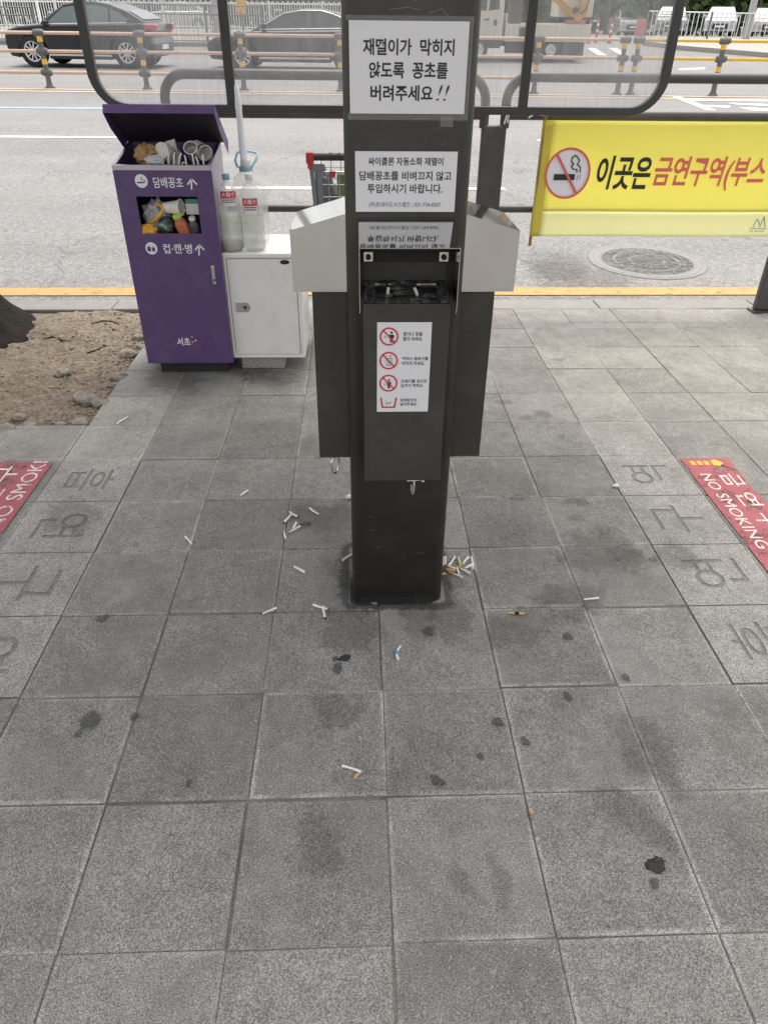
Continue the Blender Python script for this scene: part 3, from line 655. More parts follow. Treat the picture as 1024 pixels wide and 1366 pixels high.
s = MB(); A_ = rrect(PX, (PF+PB)/2, PW+.013, (PB-PF)/2+.013, .02, 5); B_ = rrect(PX, (PF+PB)/2, PW+.055, (PB-PF)/2+.05, .06, 5); n = len(A_)  # flat ring round the post foot, darkest inside, fading outwards
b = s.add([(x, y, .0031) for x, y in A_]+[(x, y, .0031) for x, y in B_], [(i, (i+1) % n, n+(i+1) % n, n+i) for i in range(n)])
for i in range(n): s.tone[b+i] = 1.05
s.build('dark_foot_ring', 'gum', booth)
FY = 2.62
fl, fr = V(118, 70, FY).x, V(891, 80, FY).x; m1, m2 = V(304, 80, FY).x, V(703, 80, FY).x; fb, ft = V(450, 151, FY).z, 2.34
fw_ = .040; RC = .17
outer = rrect((fl+fr)/2, (fb+ft)/2, (fr-fl)/2+fw_/2, (ft-fb)/2, RC, 10); inner = rrect((fl+fr)/2, (fb+ft)/2, (fr-fl)/2-fw_/2, (ft-fb)/2-fw_*.85, RC-fw_, 10)
s = MB(); n = len(outer)
vs = [(x, FY+d, z) for d in (-.02, .02) for P in (outer, inner) for x, z in P]
s.add(vs, [(i, (i+1) % n, n+(i+1) % n, n+i) for i in range(n)]+[(2*n+i, 3*n+i, 3*n+(i+1) % n, 2*n+(i+1) % n) for i in range(n)]+[(i, 2*n+i, 2*n+(i+1) % n, (i+1) % n) for i in range(n)]+[(n+i, n+(i+1) % n, 3*n+(i+1) % n, 3*n+i) for i in range(n)])
wf = s.build('window_frame', 'frame', booth, bevel=.004)
for mx in (m1, m2):
    s = MB(); s.box((mx-.021, FY-.017, fb+fw_*.8), (mx+.021, FY+.017, ft-fw_*.8)); s.build('mullion', 'frame', wf, bevel=.004)
mid = rrect((fl+fr)/2, (fb+ft)/2, (fr-fl)/2-.008, (ft-fb)/2-.01, RC-.012, 10)
def clip(P, lo, hi):
    out = [(min(hi, max(lo, x)), z) for x, z in P]; res = []
    for q in out:
        if not res or (abs(q[0]-res[-1][0])+abs(q[1]-res[-1][1])) > 1e-6: res.append(q)
    return res
for lo, hi in ((fl, m1-.01), (m1+.01, m2-.01), (m2+.01, fr)):
    s = MB(); s.prism([(x, FY-.003, z) for x, z in clip(mid, lo, hi)], (0, .006, 0)); s.build('window_pane', 'pane', wf)
s = MB(); s.box((-1.6, -.70, 2.46), (1.6, 2.2, 2.50)); s.build('roof', 'roof', booth)  # out of view; added above the post and sized to shade the paving
s = MB()
for x in (m1, PX, m2): s.box((x-.03, -.7, 2.40), (x+.03, 2.66, 2.458))
s.box((-1.4, .42, 2.345), (1.5, .52, 2.398))
for x in (m1, m2): s.box((x-.025, FY-.02, 2.335), (x+.025, FY+.02, 2.40))
s.build('roof_beam', 'frame', booth)

# ---------------------------------------------------------------- notices on the post
def on(mb, Y): mb.fr = None; mb.Y = Y; return mb
def px_text(mb, body, x0, y0, x1, y1, Y, bold=0., shear=0.):
    a, b = V((x0+x1)/2, y1, Y), V((x0+x1)/2, y0, Y); l, r = V(x0, (y0+y1)/2, Y), V(x1, (y0+y1)/2, Y)
    mb.frame((0, Y, 0), (1, 0, 0), (0, 0, 1)); mb.text(body, l.x, a.z, r.x, b.z, bold, shear); return mb
SY = PF-.003
sg = root('notice_sign', 'large white laminated Korean notice with three lines of bold text, upper sign on the post', 'sign', (PX, PF, 1.248))
s = MB(); s.box((-.061, SY, 1.247), (.160, PF-.0004, 1.395)); s.build('panel', 'paper', sg)
s = MB(); y = SY-.0006
for b_, q in (('재떨이가  막히지', (484, 51, 606, 73.5)), ('않도록  꽁초를', (492, 82, 597, 104.5)), ('버려주세요', (494, 113, 577, 134.5))): px_text(s, b_, *q, y, .022)
px_text(s, '!!', 582, 113, 599, 134, y, -.012, .25); s.build('lettering', 'ink', sg)
s = MB(); s.box((-.066, PF-.0008, 1.236), (.168, PF-.0002, 1.247)).box((.160, PF-.0008, 1.24), (.168, PF-.0002, 1.40)).box((.115, PF-.0012, 1.225), (.14, PF-.0009, 1.243)).box((-.066, PF-.0008, 1.395), (.168, PF-.0002, 1.403)); s.build('tape', 'tape', sg)
sg2 = root('notice_sign', 'smaller white Korean notice with a phone number, lower sign on the post', 'sign', (PX, PF, 1.069))
s = MB(); s.box((-.0525, SY, 1.069), (.1525, PF-.0004, 1.1815)); s.build('panel', 'paper', sg2)
s = MB()
for b_, q in (('싸이클론 자동소화 재떨이', (491, 209.5, 591, 220.5)), ('담배꽁초를 비벼끄지 않고', (479, 228, 602, 240.5)), ('투입하시기 바랍니다.', (490, 245, 590, 257.5))): px_text(s, b_, *q, y, .016)
s.build('lettering', 'ink', sg2)
s = MB(); px_text(s, '(주)토네이도시스템즈 / 031-734-8307', 492, 269, 587.5, 277, y, .0); s.build('small_lettering', 'ink_grey', sg2)

# ---------------------------------------------------------------- wall ashtrays (one on each visible face of the post)
def fix_root(loc, rz, label):
    r = root('wall_ashtray', label, 'ashtray', (0, 0, 0), 'ashtrays on the booth post'); r.location = loc; r.rotation_euler = (0, 0, rz); return r
def make_ashtray(label, loc, rz, hook):
    r = fix_root(loc, rz, label); W, HW, D, HD = .093, .101, .079, .120
    s = MB()   # open-topped box: front, sides, floor, back
    zt = .900
    s.box((-W, -D, .462), (W, -D+.002, zt)).box((-W, -D+.002, .462), (-W+.002, 0, zt+.012)).box((W-.002, -D+.002, .462), (W, 0, zt+.012)).box((-W+.002, -D+.002, .462), (W-.002, 0, .464)).box((-W+.002, -.002, .464), (W-.002, 0, 1.01))
    s.build('box', 'post', r, bevel=.0012)
    s = MB()   # sooty plate with two slots
    tz = lambda yy: .902+(.028)*(yy+D)/D
    def plate(x0, x1, y0, y1): s.prism([(x0, y0, tz(y0)), (x1, y0, tz(y0)), (x1, y1, tz(y1)), (x0, y1, tz(y1))], (0, 0, -.004))
    plate(-W+.0025, W-.0025, -.074, -.062); plate(-W+.0025, W-.0025, -.022, -.002)
    plate(-W+.0025, -.066, -.062, -.022); plate(-.022, .022, -.062, -.022); plate(.066, W-.0025, -.062, -.022)
    plate_ = s.build('slot_plate', 'ash', r)
    for x in (-.044, .044): s = MB(); s.box((x-.0215, -.0225, .917), (x+.0215, -.0205, .9265)); s.build('slot_flap', 'steel', r)
    s = MB(); s.box((-.068, -.060, .862), (.068, -.010, .866)); s.build('ash_tray', 'black', r)
    s = MB()
    for (ax_, ay_, ar_, sd_) in ((0, -.045, .030, 3), (-.05, -.055, .022, 5), (.052, -.056, .024, 7), (.012, -.066, .02, 9), (-.02, -.03, .018, 12)): bump_stone(s, (ax_, ay_, .903+.028*(ay_+D)/D), ar_, sd_, (1, .6, .13))
    s.build('ash_heap', 'ash', r)
    for x in (-.078, -.016, .016, .078):
        for yy in (-.066, -.016): s = MB(); s.lathe([(.0045, 0), (.0045, .0025), (.003, .0038)], (x, yy, tz(yy)-.0005), 10); s.build('screw', 'black', plate_)
    s = MB()   # stainless hood: sloped top and two cheeks
    t = .0014
    s.prism([(-HW, 0, 1.058), (HW, 0, 1.058), (HW, -HD, 1.024), (-HW, -HD, 1.024)], (0, 0, -t)); s.build('hood', 'steel_mirror', r)
    for x in (-HW, HW-t): s = MB(); s.prism([(x, 0, 1.0565), (x, 0, .893), (x, -HD, .893), (x, -HD, 1.0225)], (t, 0, 0)); s.build('cheek', 'steel', r)
    s = MB(); s.box((-HW+.002, -.006, .968), (HW-.002, -.0022, .990)); s.build('bracket_bar', 'black', r)
    for x in (-.081, .081):
        s = MB(); s.box((x-.010, -.012, .970), (x+.010, -.0062, .991)); c = s.build('clip', 'steel', r, bevel=.001)
        s = MB(); s.lathe([(.0058, 0), (.0058, .003), (.004, .0045)], (x, -.012, .980), 14, (0, -1, 0)); s.build('bolt', 'black', c)
    s = MB(); s.lathe([(.005, 0), (.005, .003)], (0, -.006, .979), 12, (0, -1, 0)); s.build('bolt', 'black', r)
    if hook == 'pin':
        s = MB(); s.tube([(.012, -.070, .456), (.050, -.070, .458)], .0022, 8); s.lathe([(.0001, -.004), (.0038, -.002), (.0042, 0), (.0036, .003), (.0001, .0045)], (.052, -.070, .455), 12)
        s.tube([(.028, -.071, .457), (.030, -.072, .452), (.0295, -.072, .425), (.027, -.072, .419)], .0030, 8); s.box((.022, -.070, .424), (.0255, -.067, .445)); s.build('latch', 'chrome', r)
    elif hook == 'carabiner':
        s = MB(); P = [(.004, -.03, .458), (.004, -.03, .437), (.009, -.034, .418), (.014, -.040, .412), (.020, -.046, .418), (.022, -.050, .440), (.020, -.048, .453), (.012, -.040, .459)]
        P = [(x+.075, y, z) for x, y, z in P]; s.tube(P, .0023, 8); s.box((.074, -.034, .440), (.083, -.026, .461)); s.build('latch', 'chrome', r)
    return r
a1 = make_ashtray('front ashtray under the notices, its sooty slots facing the viewer, with a four-pictogram sticker', (PX, PF, 0), 0, 'pin')
make_ashtray('ashtray on the left side of the post, seen from its side, beside the white cabinet', (PX-PW, .472, 0), R(-90), 'carabiner')
make_ashtray('ashtray on the right side of the post, seen from its side, nearer the banner', (PX+PW, .472, 0), R(90), None)
# sticker of the front box, drawn in the ashtray's own coordinates
D = .079; yw = PF-D
def sv(x, y): q = V(x, y, yw); return q.x-PX, q.z
c0, c1 = sv(502.5, 549), sv(576, 429.5)
s = MB(); s.box((c0[0], -D-.0008, c0[1]), (c1[0], -D-.0001, c1[1])); st = s.build('sticker', 'paper', a1)
s = MB(); Wd, Hd = c1[0]-c0[0], c1[1]-c0[1]
s.frame((c0[0], -D-.0014, c0[1]), (1, 0, 0), (0, 0, 1))
def U(u): return u/700.*Wd          # sticker pixels of the enlarged view
def Vv(v): return (1175-v)/1175.*Hd
rr = U(100)
for (cu, cv) in ((153, 175), (153, 482), (153, 780)):
    s.ring(U(cu), Vv(cv), rr, U(122)); a = .13
    s.line([(U(cu-72), Vv(cv-72)), (U(cu+72), Vv(cv+72))], U(20))
s.line([(U(55), Vv(980)), (U(75), Vv(1110)), (U(238), Vv(1110)), (U(262), Vv(980))], U(22))
s.build('red_print', 'red_ink', st)
s = MB(); s.frame((c0[0], -D-.0011, c0[1]), (1, 0, 0), (0, 0, 1))
def figure(cu, cv, k):
    s.disc(U(cu), Vv(cv-58*k), U(17*k), 20)
    s.poly([(U(cu-32*k), Vv(cv-33*k)), (U(cu-36*k), Vv(cv+18*k)), (U(cu-24*k), Vv(cv+18*k)), (U(cu-21*k), Vv(cv-8*k)), (U(cu-20*k), Vv(cv+72*k)), (U(cu-3*k), Vv(cv+72*k)), (U(cu), Vv(cv+22*k)), (U(cu+3*k), Vv(cv+72*k)), (U(cu+20*k), Vv(cv+72*k)), (U(cu+21*k), Vv(cv-8*k)), (U(cu+24*k), Vv(cv+18*k)), (U(cu+36*k), Vv(cv+18*k)), (U(cu+32*k), Vv(cv-33*k))])
figure(185, 182, .95); figure(160, 790, .85)
for q in ((100, 175), (118, 185), (95, 192)): s.disc(U(q[0]), Vv(q[1]), U(6), 10)
s.line([(U(105), Vv(770)), (U(98), Vv(800)), (U(104), Vv(820))], U(5))
s.line([(U(118), Vv(455)), (U(128), Vv(548)), (U(182), Vv(548)), (U(192), Vv(455)), (U(112), Vv(455)), (U(198), Vv(455))], U(6)); s.line([(U(165), Vv(455)), (U(172), Vv(415)), (U(190), Vv(425))], U(6)); s.line([(U(145), Vv(480)), (U(148), Vv(535))], U(6)); s.line([(U(165), Vv(480)), (U(163), Vv(535))], U(6))
s.line([(U(122), Vv(1068)), (U(195), Vv(1040))], U(11)); s.line([(U(118), Vv(1050)), (U(128), Vv(1030)), (U(120), Vv(1015))], U(5))
for b_, u0, v0, u1, v1 in (('침이나 껌을', 335, 118, 585, 170), ('뱉지 마세요.', 335, 180, 590, 230), ('커피나 음료수를', 330, 432, 672, 480), ('버리지 마세요.', 328, 492, 630, 542), ('쓰레기를 넣으면', 322, 730, 665, 778), ('입구가 막혀요.', 322, 790, 625, 838), ('담배꽁초만', 318, 990, 545, 1035), ('넣어주세요.', 318, 1045, 550, 1095)):
    s.text(b_, U(u0), Vv(v1), U(u1), Vv(v0), .018)
s.build('black_print', 'ink', st)

# ---------------------------------------------------------------- cigarette butts
RB = random.Random(21)
def butt(p, q, z, lab, w='cig', f=None, tip=0, r=None, bend=None, name='cigarette_butt', group='cigarette butts on the paving', cat='cigarette butt'):
    """p, q: pixel ends on the ground (p is the filter end)"""
    r = r or RB.uniform(.0030, .0040); bend = RB.uniform(-.045, .045) if bend is None else bend
    A, B = G(*p, z), G(*q, z); A.z = B.z = z+r*1.02
    d = B-A; L = d.length; side = Vector((-d.y, d.x, 0)).normalized()
    def at(t): return A+d*t+side*(bend*L*math.sin(PI*t))
    s = MB(); cuts = [0]; mats = [w]
    s.m = 0
    fr_ = .32 if f else 0
    te = .08 if tip else 0
    if f: s.mat(1); s.tube([at(0), at(fr_)], [r*1.02, r*.98], 10)
    s.mat(0); s.tube([at(fr_+(1-fr_-te)*k/5) for k in range(6)], [r*(1+.16*math.sin(7*k+L*900)) for k in range(6)], 10)
    if tip: s.mat(2); s.tube([at(1-te), at(1)], [r*.95, r*.7], 10)
    return tag(s.build(name, [w, f or 'tan', 'char']), lab, cat, group)
Z0 = .0015
for (p, q, lab, kw) in [
    ((156, 566), (170, 557), 'white butt lying near the soil corner, left of the purple bin', {}),
    ((331, 655), (321, 662), 'lone white butt in front of the white cabinet, left of the carabiner', {}),
    ((247, 717), (256, 727), 'lone white butt at a slab joint left of the loose group', {}),
    ((388, 688), (378, 699), 'burnt butt slanting up to the right, leftmost of the loose group', dict(tip=1)),
    ((386, 684), (398, 691), 'dark-tipped butt at the far end of the loose group', dict(tip=1)),
    ((379, 709), (381, 720), 'upright-lying cream butt, nearest of the loose group', dict(f='tan')),
    ((386, 711), (400, 703), 'longer white butt crossing another in the loose group', {}),
    ((391, 706), (395, 698), 'short butt lying across the longer white one in the loose group', {}),
    ((413, 679), (425, 687), 'white butt right of the loose group, below the left ashtray', {}),
    ((457, 749), (472, 740), 'white butt against the left edge of the post foot', {}),
    ((392, 757), (407, 765), 'white butt lying alone nearer than the loose group', {}),
    ((369, 812), (348, 821), 'long dark-tipped butt on the joint left of the Y-shaped pair', dict(tip=1)),
    ((418, 808), (439, 814), 'longer dark-tipped butt of the Y-shaped pair left of the post', dict(tip=1)),
    ((431, 811), (434, 827), 'shorter burnt butt of the Y-shaped pair, pointing to the viewer', dict(tip=1)),
    ((456, 1023), (481, 1031), 'longest white butt, alone on the near slabs', {}),
    ((473, 1040), (478, 1033), 'tan stub beside the longest white butt', dict(w='tan')),
    ((677, 819), (699, 820), 'tan butt with a dark brown middle, right of the post', dict(w='tan', tip=0)),
    ((778, 801), (798, 799), 'white butt lying alone farthest right on the slabs', {}),
    ((706, 1080), (710, 1087), 'tiny pale stub on a joint of the near slabs', dict(w='tan')),
    ((598, 756), (606, 744), 'white butt standing out at the back left of the pile by the post', {}),
    ((611, 745), (614, 756), 'yellowish green butt in the pile by the post', dict(w='palegreen')),
    ((617, 754), (624, 745), 'white butt at the back right of the pile by the post', {}),
    ((628, 744), (630, 760), 'rightmost butt of the pile by the post, pointing to the viewer', {}),
    ((596, 757), (607, 760), 'tan-filtered butt behind the front one of the pile by the post', dict(f='tan')),
    ((598, 764), (616, 771), 'front butt of the pile by the post, pale with tan filter', dict(f='tan')),
    ((610, 757), (626, 766), 'tan-filtered butt slanting down to the right in the pile by the post', dict(f='tan')),
    ((631, 753), (620, 759), 'white butt crossing the slanting one at the right of the pile', {}),
    ((587, 768), (594, 766), 'stub touching the right foot of the post', dict(w='tan')),
    ((609, 759), (612, 767), 'short white butt in the middle of the pile by the post', {}),
    ((595, 761), (607, 763), 'tan stub lying lowest in the pile by the post', dict(w='tan')),
]:
    butt(p, q, Z0+(.004 if 'pile' in lab and 'cross' in lab else 0)+(.006 if 'across' in lab else 0), lab, **kw)
bb = butt((531, 881), (534, 863), Z0, 'bent white butt with a blue band in front of the post', bend=.14)
A, B = G(531, 881, Z0), G(534, 863, Z0); d = B-A; sd = Vector((-d.y, d.x, 0)).normalized()
s = MB(); s.tube([A+d*.32+sd*(.14*d.length*math.sin(PI*.32))+Vector((0, 0, .0039)), A+d*.55+sd*(.14*d.length)+Vector((0, 0, .0039))], .0041, 10); s.build('band', 'bluecig', bb)
A, B = G(677, 819, Z0), G(699, 820, Z0)
s = MB(); s.tube([A+(B-A)*.42+Vector((0, 0, .0039)), A+(B-A)*.66+Vector((0, 0, .0039))], .0042, 10)
tag(s.build('tobacco_wad', 'bark'), 'dark brown wad wrapped round the tan butt right of the post', 'wad')
def scrap(x, y, r, lab, seed, m='label_white'):
    q = G(x, y); px = (G(x+1, y)-q).length; s = MB(); bump_stone(s, (q.x, q.y, .002+r*px*.45), r*px, seed, (1, .7, .5)); tag(s.build('paper_scrap', m), lab, 'paper scrap')
scrap(466, 665, 5, 'crumpled white scrap at the left edge of the post', 3); scrap(820, 650, 4, 'small white scrap on the pale lettered slab joint', 5)
q = G(591, 757); s = MB(); s.obox((q.x, q.y+.006, .022), (.0095, .001, .002), (0, .004, .012), (0, .007, -.002)); tag(s.build('cigarette_pack', 'label_white', bevel=.003), 'crumpled white pack leaning on the right side of the post foot', 'cigarette pack')
for k, (x, y, r, lb) in enumerate([(459, 879, 8, 'black sticky lump left of the blue-banded butt'), (873, 1156, 13, 'black tar lump on the near right slabs')]):
    q = G(x, y); px = (G(x+1, y)-q).length; s = MB(); bump_stone(s, (q.x, q.y, .001), r*px, 20+k, (1, .8, .10)); bump_stone(s, (q.x+r*px*.5, q.y+r*px*.5, .001), r*px*.6, 25+k, (1, .8, .16)); tag(s.build('tar_lump', 'tar'), lb, 'tar lump')
# two butts left in the front slots
for x, yy, dx, lb in ((.054-.041, PF-.050, .001, 'pale butt stuck in the left slot of the front ashtray'), (.054+.026, PF-.052, -.006, 'pale butt stuck in the right slot of the front ashtray')):
    s = MB(); s.mat(1).tube([(x, yy, .885), (x+dx*.6, yy-.004, .914)], .0034, 10); s.mat(0).tube([(x+dx*.6, yy-.004, .914), (x+dx*1.6, yy-.006, .928)], .0035, 10)
    tag(s.build('cigarette_butt', ['whitecap', 'tan']), lb, 'cigarette butt', 'butts in the front ashtray')
# ---------------------------------------------------------------- purple litter bin
BX0, BX1, BF, BB, BZ, BT, BTB = -1.070, -.660, 2.05, 2.36, .056, .928, .983
bin_ = root('litter_bin', 'tall purple street litter bin with raised lid, overflowing openings and white Korean lettering', 'litter bin', ((BX0+BX1)/2, (BF+BB)/2, 0))
ox0, ox1, oz0, oz1 = -.992, -.733, .655, .806
s = MB(); f0 = BT-.022
def holed(s, y, inner, rev=False):
    O = [(BX0, y, BZ), (BX1, y, BZ), (BX1, y, f0), (BX0, y, f0)]; I = [(ox0, y, oz0), (ox1, y, oz0), (ox1, y, oz1), (ox0, y, oz1)]
    s.add(O+I+[(p[0], y+inner, p[2]) for p in I]+[(p[0], y+inner, p[2]) for p in O], [(i, (i+1) % 4, 4+(i+1) % 4, 4+i) for i in range(4)]+[(4+i, 4+(i+1) % 4, 8+(i+1) % 4, 8+i) for i in range(4)]+[(12+i, 12+(i+1) % 4, (i+1) % 4, i) for i in range(4)])
holed(s, BF, .012); door = s.build('door', 'purple', bin_, bevel=.002)
for x0, x1 in ((BX0+.001, BX0+.004), (BX1-.004, BX1-.001)): s = MB(); s.prism([(x0, BF+.0125, BZ), (x0, BB, BZ), (x0, BB, BTB), (x0, BF+.0125, BT)], (x1-x0, 0, 0)); s.build('side_panel', 'steel_bin', bin_)
s = MB(); s.box((BX0+.004, BB-.003, BZ), (BX1-.004, BB, BTB+.004)); s.build('back_panel', 'purple', bin_)
s = MB()   # steel rim round the open top
s.box((BX0, BF-.001, f0+.0005), (BX1, BF+.022, BT))
for x0, x1 in ((BX0, BX0+.016), (BX1-.016, BX1)): s.prism([(x0, BF+.022, BT-.014), (x0, BB, BTB-.014), (x0, BB, BTB+.002), (x0, BF+.022, BT+.002)], (x1-x0, 0, 0))
s.build('rim', 'steel_bin', bin_, bevel=.002)
s = MB(); s.box((BX0+.05, BF+.03, 0), (BX1-.03, BB-.03, BZ-.001)); s.build('plinth', 'black', bin_)
s = MB()  # dark liner: upper tray and inner cavity
s.box((BX0+.006, BF+.024, .848), (BX1-.006, BB-.006, .852))
s.box((BX0+.006, BF+.16, .60), (BX1-.006, BF+.164, .845)).box((BX0+.006, BF+.014, .60), (BX1-.006, BF+.16, .604)).box((ox0-.03, BF+.014, .604), (ox0-.026, BF+.158, .846)).box((ox1+.026, BF+.014, .604), (ox1+.03, BF+.158, .846))
s.build('liner', 'bin_in', bin_)
# open lid: sheet leaning forward over the tray, with front lip and two cheeks
h0, h1 = Vector((0, 2.357, .984)), Vector((0, 2.10, 1.142)); dl = (h1-h0).normalized(); nl = Vector((0, dl.z, -dl.y))
if nl.z > 0: nl = -nl
lx0, lx1 = BX0-.006, BX1+.034
def lp(x, t, d): q = h0+(h1-h0)*t+nl*d; return (x, q.y, q.z)
s = MB()
s.prism([lp(lx0, 0, 0), lp(lx1, 0, 0), lp(lx1, 1, 0), lp(lx0, 1, 0)], -nl*.003); s.prism([lp(lx0, 1, 0), lp(lx1, 1, 0), lp(lx1, 1, .034), lp(lx0, 1, .034)], dl*.003)
for x0, x1 in ((lx0, lx0+.002), (lx1-.002, lx1)): s.prism([(x0,)+lp(0, 0, 0)[1:], (x0,)+lp(0, 1, 0)[1:], (x0,)+lp(0, 1, .034)[1:], (x0,)+lp(0, .72, .052)[1:], (x0,)+lp(0, 0, .052)[1:]], (x1-x0, 0, 0))
lid = s.build('lid', 'purple', bin_, bevel=.0015)
s = MB(); s.prism([lp(lx0+.003, .0, .001), lp(lx1-.003, .0, .001), lp(lx1-.003, .985, .001), lp(lx0+.003, .985, .001)], nl*.002); s.build('lid_lining', 'lid_in', lid)
s = MB(); a, b = V(281, 354, BF), V(289, 379, BF); s.box((a.x, BF-.005, b.z), (b.x, BF-.0005, a.z)); hd = s.build('handle', 'chrome', bin_, bevel=.002)
s = MB(); s.lathe([(.005, 0), (.005, .003)], ((a.x+b.x)/2+.001, BF-.005, b.z+.02), 14, (0, -1, 0)); s.build('keyhole', 'black', hd)
yp = BF-.0012
s = MB(); s.frame((0, yp, 0), (1, 0, 0), (0, 0, 1))
c = V(188.5, 241, BF); s.disc(c.x, c.z, .0265); c2 = V(202, 331, BF); s.disc(c2.x, c2.z, .026)
px_text(s, '담배꽁초', 204.5, 236, 244, 250.5, yp, .012); px_text(s, '컵·캔·병', 217.5, 325, 256, 338, yp, .012)
s.frame((0, yp, 0), (1, 0, 0), (0, 0, 1))
for (ax, ay0, ay1) in ((255.5, 238, 252), (265.5, 326, 340)):
    a, b = V(ax, ay0, BF), V(ax, ay1, BF); s.line([(b.x, b.z), (a.x, a.z)], .0065); s.line([(a.x-.019, a.z-.022), (a.x, a.z), (a.x+.019, a.z-.022)], .0065)
px_text(s, '서초', 236, 450, 254, 461, yp, .02)
s.build('lettering', 'white_print', door)
s = MB(); s.frame((0, yp-.0006, 0), (1, 0, 0), (0, 0, 1))
s.poly([(c.x-.018, c.z-.009), (c.x+.012, c.z-.009), (c.x+.012, c.z-.003), (c.x-.018, c.z-.003)])
s.line([(c.x+.003, c.z+.002), (c.x-.001, c.z+.010), (c.x+.006, c.z+.015)], .0028); s.line([(c.x+.008, c.z+.006), (c.x+.016, c.z+.001), (c.x+.016, c.z-.006)], .0028)
for dx, w, h, lift in ((-.010, .0075, .020, .003), (.009, .0065, .017, -.004)):
    s.poly([(c2.x+dx-w, c2.z-.013), (c2.x+dx+w, c2.z-.013), (c2.x+dx+w*1.1, c2.z-.013+h), (c2.x+dx-w*1.1, c2.z-.013+h)]); s.poly([(c2.x+dx-w*.5, c2.z-.011+h), (c2.x+dx+w*.5, c2.z-.011+h), (c2.x+dx+w*.4, c2.z-.007+h), (c2.x+dx-w*.4, c2.z-.007+h)])
s.build('pictogram', 'purple', door)
for col, (x, y), r_ in (('pink_ink', (256, 449), .006), ('red_ink', (253, 453), .0045), ('white_print', (261, 454), .004), ('blueclear', (257, 456), .004)):
    s = MB(); q = V(x, y, BF); s.frame((0, yp, 0), (1, 0, 0), (0, 0, 1)); s.disc(q.x, q.z, r_, 16); s.build('logo_dot', col, door)
# rubbish in the upper tray
def cup(name, label, base, axis, r0, r1, h, m='cup', inner='cup_in', cat='paper cup'):
    A = Vector(axis).normalized(); s = MB(); s.lathe([(r0, 0), (r1, h), (r1+.003, h), (r1+.003, h-.004)], base, 28, A, capt=False)
    o = s.build(name, m); tag(o, label, cat)
    s = MB(); s.lathe([(r1-.001, h-.002), (r0+.002, .012)], base, 28, A, capb=False); ORG[o.name] = o.location.copy(); s.build('inside', inner, o); return o
yt = 2.2
q = V(254.5, 194.5, 2.15); q2 = V(261, 212, 2.20); cup('paper_cup', 'open paper cup with grey inside, facing the viewer in the bin tray', q2, q-q2+Vector((0, -.02, 0)), .022, .027, (q-q2).length+.01)
q0, q1 = V(262, 194, 2.24), V(276, 206, 2.16); cup('paper_cup', 'white paper cup lying beside the one with a grey inside in the bin tray', q0, (q1-q0), .024, .030, .085, inner='cup')
q = V(214.5, 201, 2.16); cup('paper_cup', 'white paper cup showing its round bottom, middle of the bin tray', q, Vector((.35, .85, -.38)), .036, .039, .09, inner='cup')
s = MB(); q = V(231, 202, 2.22); s.obox(q+Vector((0, 0, -.01)), (.022, 0, .006), (.006, .01, -.055), (.0, .006, .002)); tag(s.build('cup_sleeve', 'cup', bevel=.004), 'creased grey paper sleeve standing between the cups in the bin tray', 'cup sleeve')
def crumple(mb, c, r, seed, sq):
    rnd = random.Random(seed); bm = bmesh.new(); bmesh.ops.create_icosphere(bm, subdivisions=3, radius=1); off = Vector((seed*1.3, seed*2.1, seed))
    vs = [Vector(c)+Vector((v.co.x*sq[0], v.co.y*sq[1], v.co.z*sq[2]))*r*(1+.5*(abs(noise.noise(v.co*2.6+off))-.2)+.25*noise.noise(v.co*6+off)) for v in bm.verts]
    mb.add(vs, [[v.index for v in f.verts] for f in bm.faces]); bm.free()
s = MB(); q = V(196, 200, 2.18); crumple(s, q+Vector((0, .01, -.022)), .055, 4, (1.0, .8, .85)); tag(s.build('crumpled_bag', 'kraft'), 'crumpled brown paper wrapper at the left end of the bin tray', 'wrapper')
s = MB(); q = V(205, 207, 2.10); crumple(s, q+Vector((0, 0, -.02)), .032, 9, (1.2, .8, .6)); tag(s.build('crumpled_film', 'bag'), 'crumpled clear film between the brown wrapper and the cups', 'plastic film')
for k, (a, b, lb) in enumerate([((217, 213), (216, 203), 'leftmost butt standing in the bin tray sand'), ((224, 213), (225, 203), 'second standing butt from the left in the bin tray'), ((231, 212), (233, 203), 'third standing butt from the left in the bin tray'), ((237, 213), (242, 204), 'slanting butt in the middle of the bin tray'),
    ((248, 213), (246, 207), 'short butt right of the slanting one in the bin tray'), ((258, 213), (256, 205), 'butt standing in front of the cup with the grey inside'), ((264, 213), (261, 209), 'butt leaning left near the tray front, before the white cup'), ((271, 214), (270, 206), 'rightmost standing butt in the bin tray'), ((241, 215), (247, 217), 'bent butt lying on the tray front edge')]):
    A, B = V(*a, 2.098), V(*b, 2.104); s = MB(); s.tube([A-Vector((0, 0, .02)), (A+B)/2, B], .0034, 9); tag(s.build('cigarette_butt', 'cig'), lb, 'cigarette butt', 'butts in the bin tray')
s = MB(); s.box((BX0+.018, BF+.024, .853), (BX1-.018, BF+.085, .917)); s.build('sand_tray', 'ash', bin_)
